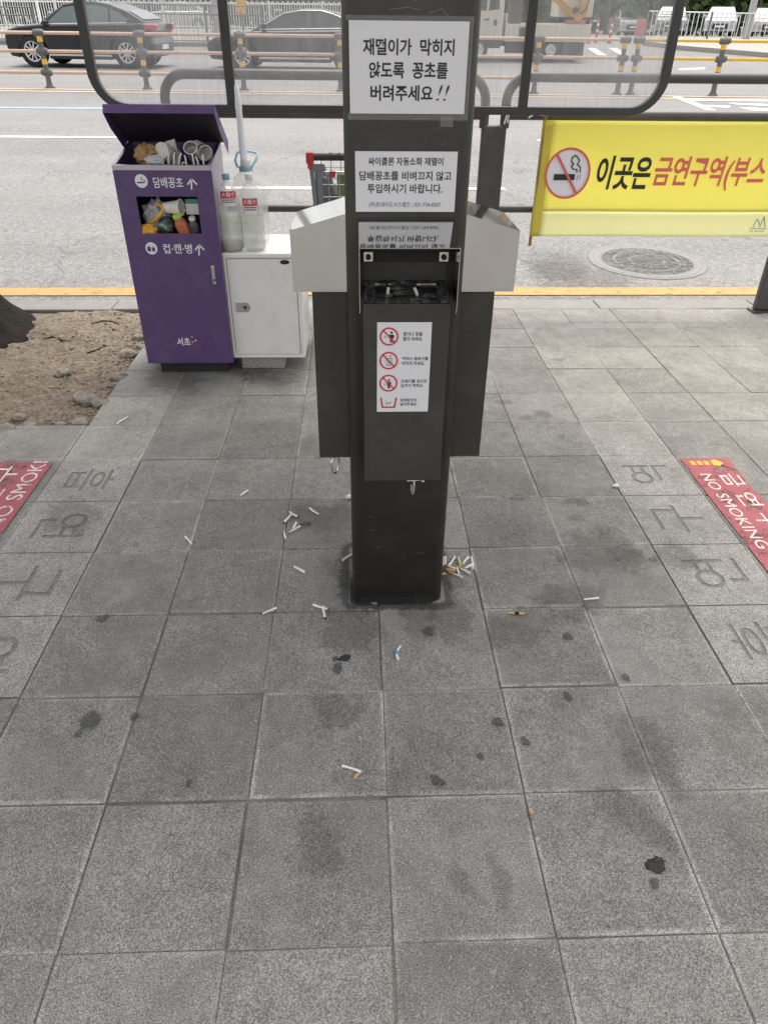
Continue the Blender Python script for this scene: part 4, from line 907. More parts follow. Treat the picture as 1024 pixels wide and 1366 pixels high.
# rubbish showing in the front opening
YO = 2.10
s = MB(); q = V(207, 289, YO); crumple(s, q+Vector((0, .03, 0)), .056, 12, (1., .75, 1.15)); tag(s.build('plastic_bag', 'bag'), 'crinkled clear bag with an orange band at the left of the bin opening', 'plastic bag')
s = MB(); s.tube([V(*p, 2.065)+Vector((0, d, 0)) for p, d in (((200, 297), .02), ((206, 293), 0), ((213, 287), -.004), ((218, 279), 0), ((213, 274), .01), ((207, 273), .02))], .007, 8); tag(s.build('orange_band', 'orange_w'), 'orange band tied round the clear bag in the bin opening', 'wrapper band')
s = MB(); q = V(198, 306, 2.07); crumple(s, q, .03, 17, (1.25, .7, .75)); tag(s.build('yellow_wrapper', 'orange_w'), 'yellow snack wrapper at the lower left of the bin opening', 'wrapper')
s = MB(); q = V(221, 300, 2.085); s.lathe([(.004, -.05), (.03, -.045), (.034, -.03), (.034, .03), (.028, .04), (.004, .042)], q+Vector((0, .02, -.01)), 24, (.15, -.75, .55)); tag(s.build('drink_can', 'greenfoil'), 'dark can with white and green star pattern, centre of the bin opening', 'drink can')
q = V(238, 276.5, 2.07); cup('paper_cup', 'white cup tipped on its side at the top of the bin opening', q+Vector((-.07, .02, -.004)), (.95, -.22, .06), .02, .031, .085, inner='cup')
def bottle_small(name, label, cap_px, foot_px, Y, r, m, capm, rc):
    a, b = V(*foot_px, Y-.02), V(*cap_px, Y-.035); ax = (b-a); L = ax.length; r0 = root(name, label, 'bottle', a)
    s = MB(); s.lathe([(r*.7, -.06), (r, -.05), (r, L*.45), (r*.75, L*.7), (rc*.85, L*.82), (rc*.85, L*.9)], a, 24, ax); s.build('body', m, r0)
    s = MB(); s.lathe([(rc, L*.88), (rc*1.04, L*.9), (rc*1.0, L*1.12), (rc*.8, L*1.15)], a, 24, ax); s.build('cap', capm, r0)
bottle_small('juice_bottle', 'orange juice bottle with a lime green cap in the bin opening', (236, 288), (245, 305), 2.10, .029, 'juice', 'lime', .0195)
bottle_small('drink_bottle', 'dark small bottle with a white cap at the right of the bin opening', (256, 291), (260, 305), 2.10, .024, 'darkpet', 'whitecap', .0145)
s = MB(); a, b = V(246, 265, 2.085), V(264, 271, 2.085); s.box((a.x, 2.085, b.z), (b.x, 2.14, a.z)); gc = s.build('drink_carton', 'greencup', bevel=.004); tag(gc, 'green and white drink carton at the upper right of the bin opening', 'drink carton')
s = MB(); s.box((a.x-.002, 2.096, b.z+.003), (b.x+.002, 2.152, b.z+.010)); s.build('white_stripe', 'cup', gc) if False else None
ORG[gc.name] = gc.location.copy(); s = MB(); s.box((a.x-.001, 2.084, b.z-.010), (b.x+.001, 2.141, b.z-.001)).box((a.x+.001, 2.085, b.z-.045), (b.x-.001, 2.14, b.z-.0105)); s.build('stripe', 'cup', gc)
s = MB(); a, b = V(245, 280, 2.09), V(264, 283.5, 2.09); s.tube([a, b], .0045, 8); tag(s.build('drinking_straw', 'cup'), 'white drinking straw across the right of the bin opening', 'straw')

# ---------------------------------------------------------------- white steel cabinet on a concrete block, with bottles of water
CF = 2.08; cx0, cx1 = V(304, 410, CF).x, V(405, 430, CF).x; cz0, cz1 = V(360, 477.5, CF).z, V(350, 337.5, CF).z; CB = G(360, 312, cz1).y
cab = root('steel_cabinet', 'small white steel cabinet with a round-ended latch, standing on a concrete block', 'cabinet', ((cx0+cx1)/2, (CF+CB)/2, cz0))
s = MB(); t = .012; dx0, dx1, dz0, dz1 = V(307, 400, CF).x, V(397, 400, CF).x, V(350, 473, CF).z, V(350, 345, CF).z
def ringface(s, y):
    O = [(cx0, y, cz0), (cx1, y, cz0), (cx1, y, cz1), (cx0, y, cz1)]; I = [(dx0, y, dz0), (dx1, y, dz0), (dx1, y, dz1), (dx0, y, dz1)]
    b = s.add(O+I+[(p[0], y+.02, p[2]) for p in I]+[(p[0], CB, p[2]) for p in O], [(i, (i+1) % 4, 4+(i+1) % 4, 4+i) for i in range(4)]+[(4+i, 4+(i+1) % 4, 8+(i+1) % 4, 8+i) for i in range(4)]+[(12+i, 12+(i+1) % 4, (i+1) % 4, i) for i in range(4)]+[(15, 14, 13, 12), (8, 9, 10, 11)])
ringface(s, CF); s.build('body', 'cabinet', cab, bevel=.006)
s = MB(); g = .0022; s.box((dx0+g, CF+.001, dz0+g), (dx1-g, CF+.0175, dz1-g)); dr = s.build('door', 'cabinet', cab, bevel=.0015)
s = MB(); a, b = V(314, 403, CF), V(333, 416, CF); s.box((a.x, CF-.003, b.z), (b.x-.018, CF+.0005, a.z)); s.lathe([((a.z-b.z)/2, 0), ((a.z-b.z)/2, .004)], (b.x-.018, CF+.0005, (a.z+b.z)/2), 24, (0, -1, 0)); lt = s.build('latch', 'chrome', dr, bevel=.001)
s = MB(); s.lathe([(.0075, 0), (.0075, .003)], (b.x-.019, CF-.0036, (a.z+b.z)/2), 20, (0, -1, 0)); s.build('latch_recess', 'black', lt)
s = MB(); a, b = V(373, 346.5, CF), V(386, 352.5, CF); s.frame(((a.x+b.x)/2, CF-.0005, (a.z+b.z)/2), (1, 0, 0), (0, 0, 1)); s.disc(0, 0, (b.x-a.x)/2, 28, (a.z-b.z)/2); s.build('badge', 'ink', dr)
s = MB(); s.box((V(323, 490, 2.12).x, 2.115, 0.0), (V(380, 490, 2.12).x, 2.30, cz0-.001)); tag(s.build('concrete_block', 'concrete', bevel=.008), 'rough concrete block under the white cabinet', 'concrete block')
def bend_label(s, cx, cy, r, a0=0):
    s.v = [Vector((cx+r_*math.sin(a0+v.x/r), cy-r_*math.cos(a0+v.x/r), v.z)) for v in s.v for r_ in (r+.0004-v.y,)]
def pet_bottle(label, x, y, z, H, r, capm, level, silt, lpx):
    r *= 1.05
    b = root('water_bottle', label, 'bottle', (x, y, z), 'bottles of fire water on the cabinet')
    rib = lambda h: .985+.02*math.cos(h*190)
    prof = [(r*.75, 0), (r*.98, .012)]+[(r*rib(h), h) for h in [.02+.006*k for k in range(int((H*.60-.02)/.006))]]+[(r, H*.60), (r*.98, H*.68), (r*.82, H*.78), (r*.5, H*.87), (.0145, H*.91), (.0145, H*.93)]
    s = MB(); s.lathe(prof, (x, y, z), 32, capt=False); bd = s.build('body', 'pet', b)
    s = MB(); s.lathe([(.016, H*.925), (.0165, H*.93), (.0165, H*.99), (.014, H)], (x, y, z), 24); s.build('cap', capm, b)
    s = MB(); s.lathe([(r*.72, .003), (r*.93, .014), (r*.94, level)], (x, y, z), 32); s.build('water', 'petwater', b)
    if silt: s = MB(); s.lathe([(r*.74, .002), (r*.955, .014), (r*.955, silt)], (x, y, z), 32); s.build('silt', 'silt', b)
    (u0, v0), (u1, v1) = lpx; q0, q1 = V(u0, v1, y-r), V(u1, v0, y-r); cxm = (q0.x+q1.x)/2; w, h = q1.x-q0.x, q1.z-q0.z; off = (cxm-x)/r
    n = 12
    s = MB(); s.add([(-w/2+w*i/n, .0, q0.z+h*j) for j in (0, 1) for i in range(n+1)], [(i, i+1, n+2+i, n+1+i) for i in range(n)]); bend_label(s, x, y, r, off); lb = s.build('label', 'label_white', b)
    s = MB(); s.add([(-w/2+w*i/n, -.0003, q0.z+h*j) for j in (.52, 1) for i in range(n+1)], [(i, i+1, n+2+i, n+1+i) for i in range(n)])
    for (a, c, d, e) in ((-.5, 0, -.47, .52), (.47, 0, .5, .52), (-.47, 0, .47, .03)): s.frame((0, -.0003, q0.z), (1, 0, 0), (0, 0, 1)); s.poly([(a*w, c*h), (d*w, c*h), (d*w, e*h), (a*w, e*h)])
    s.frame((0, -.0003, q0.z), (1, 0, 0), (0, 0, 1)); s.line([(-.36*w, .12*h), (.34*w, .12*h)], .07*h)
    bend_label(s, x, y, r, off); s.build('red_print', 'red_ink', lb)
    s = MB(); s.frame((0, -.0007, q0.z), (1, 0, 0), (0, 0, 1)); s.text('소화수', -.42*w, .60*h, .42*w, .94*h, .02); bend_label(s, x, y, r, off); s.build('lettering', 'white_print', lb)
    s = MB(); s.frame((0, -.0005, q0.z), (1, 0, 0), (0, 0, 1))
    for yy in (.42, .28):
        for k in range(5): s.line([((-.38+.16*k)*w, yy*h), ((-.27+.16*k)*w, yy*h)], .07*h)
    bend_label(s, x, y, r, off); s.build('small_print', 'ink', lb)
q = V(310, 320, 2.145); pet_bottle('left ribbed water bottle with a dusty blue cap and brown silt, red-and-white label', q.x, 2.145, cz1, .318, .049, 'bluecap', .15, .035, ((295, 255), (314.5, 275)))
q = V(339, 320, 2.145); pet_bottle('right ribbed water bottle with a pale cap, red-and-white label set lower', q.x, 2.145, cz1, .318, .050, 'whitecap', .17, 0, ((324, 264.5), (343, 285.5)))
JY = 2.31; jx = V(331, 250, JY).x; jz = cz1
jug = root('water_jug', 'large clear jug with blue carrying loop and a long milky spout tube, behind the bottles', 'water jug', (jx, JY, jz))
s = MB(); H = V(330, 224, JY).z-jz; s.lathe([(.062, 0), (.082, .012), (.084, .07), (.081, .075), (.084, .08), (.084, H*.62), (.078, H*.76), (.055, H*.90), (.030, H*.97), (.025, H)], (jx, JY, jz), 36, capt=False); s.build('body', 'pet', jug)
nx_ = V(327, 215, JY).x
s = MB(); s.lathe([(.030, H-.012), (.031, H+.004), (.026, H+.010)], (nx_, JY, jz), 28); s.build('collar', 'bluecap', jug)
s = MB(); s.lathe([(.022, H+.010), (.023, H+.03), (.019, H+.036)], (nx_, JY, jz), 28); s.build('cap', 'whitecap', jug)
s = MB(); zt = V(324, 112, JY).z; s.lathe([(.0165, H+.034), (.0155, H+.12), (.0135, zt-jz-.10), (.0150, zt-jz-.085), (.0115, zt-jz-.05), (.0095, zt-jz-.01), (.006, zt-jz)], (nx_, JY, jz), 24, (-.014, 0, 1)); s.build('spout_tube', 'milk', jug)
s = MB(); s.tube([V(x, y, JY+d) for (x, y), d in (((317, 223), 0), ((313.5, 214), -.01), ((316, 204), -.01), ((322, 201), .02), ((334, 201.5), .03), ((343, 204), .02), ((342, 212), .0), ((336, 222), -.005))], .0055, 10); s.build('carrying_loop', 'blueclear', jug)

# ---------------------------------------------------------------- shopping cart behind the left ashtray
CY = 2.44; hz = V(430, 209, CY).z; hx0 = V(408, 209, CY).x; hx1 = .17
cart = root('shopping_cart', 'metal shopping cart with black handle and red end caps, half hidden by the post', 'shopping cart', ((hx0+hx1)/2, CY, 0))
s = MB(); s.tube([(hx0+.02, CY, hz), (hx1-.02, CY, hz)], .016, 14); hb = s.build('handle', 'plastic', cart)
s = MB()
for k in range(7): s.tube([(hx0+.10+.04*k, CY-.006, hz+.013), (hx0+.12+.04*k, CY-.004, hz+.0165)], .004, 6)
s.build('handle_grip', 'far_grey', hb)
for x0 in (hx0, hx1-.036):
    s = MB(); s.obox((x0+.018, CY, hz-.004), (.018, 0, 0), (0, .022, 0), (0, 0, .024)); s.obox((x0+.018, CY, hz-.036), (.012, 0, 0), (0, .014, 0), (0, 0, .016)); s.build('end_cap', 'redplastic', cart, bevel=.006)
for x in (hx0+.022, hx1-.022):
    s = MB(); s.tube([(x, CY, hz-.03), (x+.02*(1 if x < 0 else -1), CY+.03, .60), (x, CY+.02, .14), (x, CY+.48, .14)], .011, 10); s.build('side_frame', 'far_grey', cart)
    s = MB(); sg_ = 1 if x < 0 else -1; s.tube([(x+sg_*.030, CY+.02, .862), (x+sg_*.036, CY+.03, .70), (x+sg_*.036, CY+.03, .5)], .017, 8); s.obox((x+sg_*.034, CY+.0, .868), (.030, 0, 0), (0, .010, 0), (0, 0, .016)); s.build('hinge_bracket', 'far_grey', cart, bevel=.004)
s = MB(); bx0, bx1, by0, by1 = hx0+.05, hx1-.05, CY+.03, CY+.46
for k in range(8): z = .46+.055*k; s.tube([(bx0, by0, z), (bx1, by0, z), (bx1, by1, z+.02), (bx0, by1, z+.02), (bx0, by0, z)], .0028 if k < 7 else .0055, 6)
for k in range(8): x = bx0+(bx1-bx0)*k/7; s.tube([(x, by0, .846), (x, by0, .46), (x, by1, .46), (x, by1, .866)], .0025, 6)
for k in range(1, 7): y = by0+(by1-by0)*k/7; s.tube([(bx0, y, .85), (bx0, y, .46), (bx1, y, .46), (bx1, y, .85)], .0025, 6)
s.build('basket', 'wire', cart)
s = MB(); a, b = V(439.5, 228, CY+.02), V(447.5, 236.5, CY+.02); s.box((a.x, CY+.012, b.z), (b.x, CY+.022, a.z)); s.build('coin_lock', 'redplastic', cart, bevel=.002)
for x in (hx0+.022, hx1-.022):
    for y in (CY+.04, CY+.46): s = MB(); s.lathe([(.02, -.012), (.055, -.014), (.06, 0), (.055, .014), (.02, .012)], (x, y, .06), 20, (1, 0, 0)); s.box((x-.018, y-.012, .058), (x-.014, y+.012, .14)).box((x+.014, y-.012, .058), (x+.018, y+.012, .14)); s.build('wheel', 'tyre', cart)
s = MB(); a, b = V(425, 231, CY+.10), V(441, 266, CY+.10); crumple(s, ((a.x+b.x)/2, CY+.17, .63), .16, 31, (.40, .6, 1.12)); tag(s.build('grey_bag', 'greybag'), 'grey fabric bag standing in the shopping cart', 'bag')
a = V(449, 232, CY+.08); s = MB(); s.box((a.x, CY+.08, .475), (a.x+.13, CY+.13, a.z)); tag(s.build('green_box', 'greenbox', bevel=.004), 'olive green box standing in the shopping cart, next to the post', 'box')

# ---------------------------------------------------------------- guard rail at the kerb, banner tied to it
GY = 3.0
zr1, zr2, zr3 = V(600, 101, GY).z, V(640, 153, GY).z, V(560, 278, GY).z
gr = root('guard_rail', 'dark tubular kerbside guard rail with rounded hoops, behind the booth window', 'guard rail', (.68, GY, 0))
pxs = (-1.085, .68, 2.445)
for x in pxs:
    s = MB(); s.box((x-.066, GY-.024, .012), (x+.066, GY+.024, zr2-.045)); p_ = s.build('post', 'dark_rail', gr, bevel=.012, seg=3)
    s = MB(); s.box((x-.080, GY-.045, 0), (x+.080, GY+.045, .012)); s.build('base_plate', 'dark_rail', p_)
def hoop(x0, x1, zb, zt, r, k=8):
    P = [(x0, GY, zb)]
    P += [(x0+r-r*math.cos(PI/2*i/k), GY, zt-r+r*math.sin(PI/2*i/k)) for i in range(k+1)]
    P += [(x1-r+r*math.sin(PI/2*i/k), GY, zt-r+r*math.cos(PI/2*i/k)) for i in range(k+1)]
    return P+[(x1, GY, zb)]
for a, b in zip(pxs[:-1], pxs[1:]):
    s = MB(); s.tube(hoop(a+.055, b-.055, zr2-.06, zr1, .11), .0245, 14); s.build('top_hoop', 'grey_rail', gr)
    s = MB(); s.tube([(a+.05, GY, zr2), (b-.05, GY, zr2)], .0225, 14); s.build('middle_rail', 'dark_rail', gr)
    s = MB(); s.tube([(a+.05, GY, zr3), (b-.05, GY, zr3)], .0195, 14); s.build('lower_rail', 'dark_rail', gr)
s = MB(); s.tube([(pxs[2]+.055, GY, zr2-.06), (pxs[2]+.055, GY, zr1-.1), (pxs[2]+.11, GY, zr1-.02), (pxs[2]+.2, GY, zr1), (6.2, GY, zr1)], .0245, 14); s.build('top_hoop', 'grey_rail', gr)
s = MB(); s.tube([(pxs[2]+.05, GY, zr2), (6.2, GY, zr2)], .0225, 14); s.build('middle_rail', 'dark_rail', gr)
BY = 2.935
q00, q01, q10 = V(706, 315, BY), V(721, 160, BY), V(1024, 317.5, BY)
zb_, zt_ = q00.z, q01.z; bx0, bx1 = q00.x, 3.3; zs = V(800, 282, BY).z; xh = V(734, 200, BY).x
bw = lambda x, z: .007*math.sin(x*5+z*3)+.0014*math.sin(x*21-z*14)*math.exp(-abs(x-.92)*4)+.004*math.sin(x*13-z*9)*(z-zb_)+.003*math.sin(z*8+x*2)
bn = root('banner', 'yellow no-smoking banner with red and black Korean lettering tied to the guard rail', 'banner', ((bx0+bx1)/2, BY, zb_))
def cloth(x0, x1, z0, z1, nx, nz, name, m, dy=0, parent=bn):
    s = MB(); s.add([(x0+(x1-x0)*i/nx, BY+dy+bw(x0+(x1-x0)*i/nx, z0+(z1-z0)*j/nz), z0+(z1-z0)*j/nz) for j in range(nz+1) for i in range(nx+1)], [(j*(nx+1)+i, j*(nx+1)+i+1, (j+1)*(nx+1)+i+1, (j+1)*(nx+1)+i) for j in range(nz) for i in range(nx)], True)
    o = s.build(name, m, parent); md = o.modifiers.new('thickness', 'SOLIDIFY'); md.thickness = .0012; md.offset = 1; return o
cl = cloth(xh, bx1, zs, zt_, 70, 20, 'cloth', 'banner'); cloth(xh, bx1, zb_, zs, 70, 8, 'lower_strip', 'banner_pale'); cloth(bx0, xh, zb_, zt_, 4, 20, 'hem', 'banner_hem')
def wrap(s, d):
    s.v = [Vector((v.x, BY-d+bw(v.x, v.z), v.z)) for v in s.v]
s = MB(); s.frame((0, BY, 0), (1, 0, 0), (0, 0, 1)); c = V(756.5, 230.5, BY); e0, e1 = V(726.5, 230, BY), V(787, 230, BY); rr = (e1.x-e0.x)/2; t0, t1 = V(757, 196, BY), V(757, 265, BY); ry = (t0.z-t1.z)/2; cc = ((e0.x+e1.x)/2, (t0.z+t1.z)/2)
s.disc(cc[0], cc[1], rr*.94, 48, ry*.94); wrap(s, .0030); s.build('white_disc', 'white_print', cl)
s = MB(); s.frame((0, BY, 0), (1, 0, 0), (0, 0, 1)); s.ring(cc[0], cc[1], rr*.91, rr, 56, ry/rr); s.line([(cc[0]-rr*.58, cc[1]+ry*.74), (cc[0]+rr*.52, cc[1]-ry*.80)], .0135)
px_text(s, '금연구역(부스', 871, 207.5, 1019, 253.5, BY, .022, .12); wrap(s, .0120); s.build('red_lettering', 'pink_ink', cl)
s = MB(); px_text(s, '이곳은', 796, 207, 867, 252.5, BY, .026, .12)
s.frame((0, BY, 0), (1, 0, 0), (0, 0, 1))
a, b = V(738, 240, BY), V(767, 232, BY); s.poly([(a.x, a.z), (b.x, a.z), (b.x, b.z), (a.x, b.z)])
for x in (769.5, 773): a, b = V(x-1, 240, BY), V(x+1, 232.5, BY); s.poly([(a.x, a.z), (b.x-.001, a.z), (b.x+.003, b.z), (a.x+.004, b.z)])
def pl(pts, w): s.line([(lambda q: (q.x, q.z))(V(*p, BY)) for p in pts], w)
pl([(769, 230), (769.5, 226), (764, 225), (762, 221), (765, 219), (762, 215), (763, 210), (767, 207)], .006); pl([(773.5, 230), (774, 223), (770, 219), (773, 214), (770, 209), (767, 207)], .006)
wrap(s, .0085); s.build('black_lettering', 'ink', cl)
s = MB(); s.frame((0, BY, 0), (1, 0, 0), (0, 0, 1)); pl([(1004, 303), (1007, 296), (1010, 292), (1012, 297), (1013, 303)], .006); pl([(1014, 300), (1019, 289), (1020, 303)], .006); pl([(999, 304.5), (1022, 305)], .004)
px_text(s, '서초 SEOCHO', 998, 306.5, 1019, 309.5, BY, .02); wrap(s, .003); s.build('logo', 'bluecap', cl)
s = MB(); a, b = V(721.5, 152, BY+.02), V(702.5, 327, BY+.02); s.tube([(bx0+.012, BY+.012, a.z), (bx0+.010, BY+.012, b.z)], .009, 10); s.build('rod', 'wood', bn)
s = MB(); tp = Vector((bx0+.012, BY+.012, zt_+.02)); s.tube([tp, (bx0-.06, GY-.028, zr2+.012), (bx0-.15, GY-.03, zr2+.03)], .004, 6); s.tube([tp+Vector((.02, -.01, .005)), tp+Vector((-.06, -.015, .01)), tp+Vector((-.09, -.01, -.01))], .004, 6); s.build('string', 'string', bn)
s = MB(); q = V(676, 155, 2.94); s.tube([q+Vector((-.012, 0, -.035)), q+Vector((.004, 0, .02)), q+Vector((.012, 0, .04))], .0045, 6); s.tube([q+Vector((.004, .0, -.03)), q+Vector((.012, 0, .035))], .004, 6); tag(s.build('string_knot', 'string'), 'white string knotted round the guard rail post top, left of the banner', 'string')

# ---------------------------------------------------------------- street tree at the left
tx, ty = -2.52, 2.60
tr = root('street_tree', 'dark-barked street tree standing in bare soil at the left', 'tree', (tx, ty, 0))
def wob(k, h): c_, s_ = math.cos(6.283*k), math.sin(6.283*k); return 1+.07*noise.noise((c_*1.6, s_*1.6, h*.8))+.022*noise.noise((c_*7, s_*7, h*2.5))+.022*(abs(noise.noise((c_*18, s_*18, h*6)))-.25)
s = MB(); hk = [(-.05, .69), (.0, .63), (.06, .565), (.13, .51), (.22, .46), (.4, .42), (.7, .39), (1.2, .36), (2.2, .33), (3.2, .29)]
hs = []
for (ha, ra), (hb, rb_) in zip(hk[:-1], hk[1:]):
    m_ = max(1, int((hb-ha)/.022)) if hb <= 1.2 else 6
    hs += [(ha+(hb-ha)*i/m_, ra+(rb_-ra)*i/m_) for i in range(m_)]
hs.append(hk[-1])
s.lathe([(r, h) for h, r in hs], (tx, ty, 0), 180, (-.02, .01, 1), wob=wob); s.build('trunk', 'bark', tr)
top = Vector((tx-.06, ty+.03, 3.15)); ends = []
s = MB()
for k in range(7):
    a = 6.283*k/7+.3; e = top+Vector((math.cos(a)*1.3, math.sin(a)*1.3, 1.6+.4*math.sin(k*2))); m_ = (top+e)/2+Vector((0, 0, .25)); s.tube([top-Vector((0, 0, .2)), m_, e], [.15, .09, .03], 8); ends += [m_, e, e+Vector((0, 0, .6))]
s.build('limb', 'bark', tr)
s = MB(); rl = random.Random(2)
for k in range(5200):
    c = rl.choice(ends)+Vector((rl.gauss(0, .42), rl.gauss(0, .42), rl.gauss(.1, .36))); u = Vector((rl.gauss(0, 1), rl.gauss(0, 1), rl.gauss(0, .6))).normalized(); w = u.cross(Vector((rl.gauss(0, 1), rl.gauss(0, 1), rl.gauss(0, 1)))).normalized(); l = rl.uniform(.05, .09)
    s.quad(c-u*l, c-w*l*.5, c+u*l, c+w*l*.5)
s.build('crown', 'leaf', tr)
# ---------------------------------------------------------------- median fences
def median_fence(name, label, X0, X1, xs, railm, heights, Lover):
    r = root(name, label, 'median fence', ((X0+X1)/2, medY((X0+X1)/2)+.12, road_z(medY((X0+X1)/2))), 'median fences')
    P = lambda x, h: (x, medY(x)+.12, road_z(medY(x))+h)
    for x in xs:
        s = MB(); s.lathe([(.11, 0), (.11, .02), (.07, .05), (.054, .12), (.050, .9), (.046, 1.06), (.02, 1.10)], P(x, 0), 16); p_ = s.build('post', 'median_post', r)
        for h in (.45, .86): s = MB(); s.lathe([(.056, h), (.056, h+.10)], P(x, 0), 16); s.build('reflective_band', 'band', p_)
        for h in heights:
            s = MB(); s.lathe([(.045, -.12), (.066, -.09), (.066, .09), (.045, .12)], P(x, h), 14, (1, ms, 0)); s.build('rail_clamp', 'median_post', p_)
    for h in heights:
        s = MB(); s.tube([P(X0, h), P(X1, h)], .033, 10); s.build('rail', railm, r)
    return r
px0 = RD(73, 115.5).x; px1 = RD(820, 125).x; sp = (RD(329, 117.5).x-px0)/2
xs = [px0+sp*k for k in range(-5, 40) if px0+sp*k < px1-.6]+[px1]
median_fence('median_fence', 'long median fence with three faded reddish rails between grey posts', xs[0]-.4, px1+.05, xs, 'faded_rail', (.30, .69, 1.02), 0)
x2, x3 = RD(837, 125).x, RD(947, 126.5).x
xs = [x2]+[x3+(x3-x2)*k for k in range(0, 9)]
median_fence('median_fence', 'median fence with yellow rails on yellow-banded dark posts, at the right', x2-.05, xs[-1]+.3, xs, 'yellow_rail', (.30, .69, 1.02), 0)

# ---------------------------------------------------------------- cars
def car(name, label, cat, paint, L, W, wb, low, green, wins, ws, rw, wheel_r=.34, glass='glass_dark', tail=None, head=None, group=None, xw=None, arch=False):
    """car facing -x with its near side at -y; origin on the ground at its middle"""
    r = root(name, label, cat, (0, 0, 0), group)
    fx_, rx_ = (xw if xw else (-wb/2-.02, wb/2-.02)); ar = wheel_r+.055
    arc = lambda cx: [(cx+ar*math.cos(a), wheel_r+ar*math.sin(a)) for a in [PI*k/12 for k in range(13)] if wheel_r+ar*math.sin(a) > .24]
    prof = [(L/2-.10, .28)]+[(rx_+ar, .24)]+arc(rx_)+[(rx_-ar, .22), (fx_+ar, .22)]+arc(fx_)+[(fx_-ar, .24), (-L/2+.10, .28)]+low
    s = MB(); lo = []
    for fy_, ins in ((-.5, .06), (-.475, .02), (-.40, 0), (.40, 0), (.475, .02), (.5, .06)):
        lo.append([(x*(1-ins*.55), fy_*W, z-(ins*.8 if z > .75 else 0)) for x, z in prof])
    n = len(prof); s.add([p for q in lo for p in q], [tuple(range(n))]+[tuple(range(5*n, 6*n))[::-1]]+[(k*n+i, (k+1)*n+i, (k+1)*n+(i+1) % n, k*n+(i+1) % n) for k in range(5) for i in range(n)])
    body = s.build('body', paint, r, bevel=.012)
    zb, zt = min(z for x, z in green), max(z for x, z in green); yy = lambda z: W/2-.075-.20*(z-zb)/(zt-zb)
    s = MB(); n = len(green); s.add([(x, -yy(z), z) for x, z in green]+[(x, yy(z), z) for x, z in green], [tuple(range(n)), tuple(range(n, 2*n))[::-1]]+[(i, n+i, n+(i+1) % n, (i+1) % n) for i in range(n)])
    cabin = s.build('cabin', paint, r, bevel=.035, seg=3)
    for sd in (-1, 1):
        for w in wins:
            s = MB(); s.prism([(x, sd*(yy(z)-.012), z) for x, z in w], (0, sd*.017, 0)); wn = s.build('window', glass, cabin)
        s = MB()
        for a, b in zip(wins[0][:1]+[w[-1] for w in wins], [w[-1] for w in wins]): pass
        zz0 = wins[0][0]; zz1 = wins[-1][-1]
        s.tube([(zz0[0]-.03, sd*(yy(zz0[1])+.006), zz0[1]-.02), (zz1[0]+.02, sd*(yy(zz1[1])+.006), zz1[1]-.02)], .014, 6)
        if arch: tp_ = [wins[0][0], wins[0][1]]+[w[2] for w in wins[:2]]+[wins[-1][1], wins[-1][2], wins[-1][3]]; s.tube([(x-.01, sd*(yy(z)+.008), z+.03) for x, z in tp_], .014, 6)
        s.build('chrome_trim', 'chrome', cabin)
        for hx in (.02, 1.02): s = MB(); s.obox((hx-.1, sd*(W/2-.004), .86), (.09, 0, 0), (0, .012, 0), (0, 0, .014)); s.build('door_handle', paint, body)
        s = MB(); s.obox((-.82, sd*(W/2+.02), 1.05), (.07, 0, 0), (0, .09, 0), (0, 0, .065)); s.build('mirror', paint, r, bevel=.03)
        s = MB(); s.obox((0, sd*(W/2-.005), .32), (wb/2-.45, 0, 0), (0, .014, 0), (0, 0, .022)); s.build('sill_trim', 'chrome', r)
    for P, nm in ((ws, 'windscreen'), (rw, 'rear_window')):
        (xa, za), (xb, zb2) = P; d = Vector((xb-xa, 0, zb2-za)); nrm = Vector((-d.z, 0, d.x)).normalized(); nrm = nrm if nrm.z > 0 else -nrm
        s = MB(); A = [Vector((xa, -yy(za)+.06, za)), Vector((xb, -yy(zb2)+.06, zb2)), Vector((xb, yy(zb2)-.06, zb2)), Vector((xa, yy(za)-.06, za))]; s.prism([p-nrm*.01 for p in A], nrm*.018); s.build(nm, glass, cabin)
    for x in (fx_, rx_):
        for sd in (-1, 1):
            wl = bpy.data.objects.new('wheel', None); COL.objects.link(wl); wl.parent = r; ORG[wl.name] = Vector((0, 0, 0)); wl.empty_display_size = .1
            s = MB(); R_ = wheel_r; s.lathe([(R_*.64, -.10), (R_*.93, -.10), (R_, -.06), (R_, .06), (R_*.93, .10), (R_*.64, .10)], (x, sd*(W/2-.115), R_), 36, (0, 1, 0), capb=False, capt=False); s.build('tyre', 'tyre', wl, org=(0, 0, 0))
            s = MB(); c = Vector((x, sd*(W/2-.115), R_)); A = Vector((0, sd, 0)); s.lathe([(R_*.55, .06), (R_*.66, .085), (R_*.66, .095), (R_*.60, .095), (R_*.58, .07)], c, 36, A, capb=False, capt=False)
            for k in range(10):
                a = 2*PI*k/10; u = Vector((math.cos(a), 0, math.sin(a))); v = Vector((-math.sin(a), 0, math.cos(a))); s.obox(c+A*.085+u*R_*.35, u*R_*.26, v*.016, A*.010)
            s.lathe([(.001, .10), (.055, .10), (.055, .07)], c, 18, A); s.build('rim', 'rim', wl, org=(0, 0, 0))
            s = MB(); s.lathe([(R_*.2, .03), (R_*.57, .03)], c, 24, A); s.build('wheel_well', 'black', wl, org=(0, 0, 0))
    for sd in (-1, 1):
        if head: x, z, l, h = head; s = MB(); s.obox((x+l*.5, sd*(W/2-.16), z), (l*.62, sd*.10, .02), (.0, .075, 0), (0, 0, h)); s.build('headlight', 'headlight', r, bevel=.03)
        if tail: x, z, l, h = tail; s = MB(); s.obox((x-l*.5, sd*(W/2-.15), z), (l*.62, -sd*.09, 0), (0, .10, 0), (0, 0, h)); s.build('tail_light', 'taillight', r, bevel=.02)
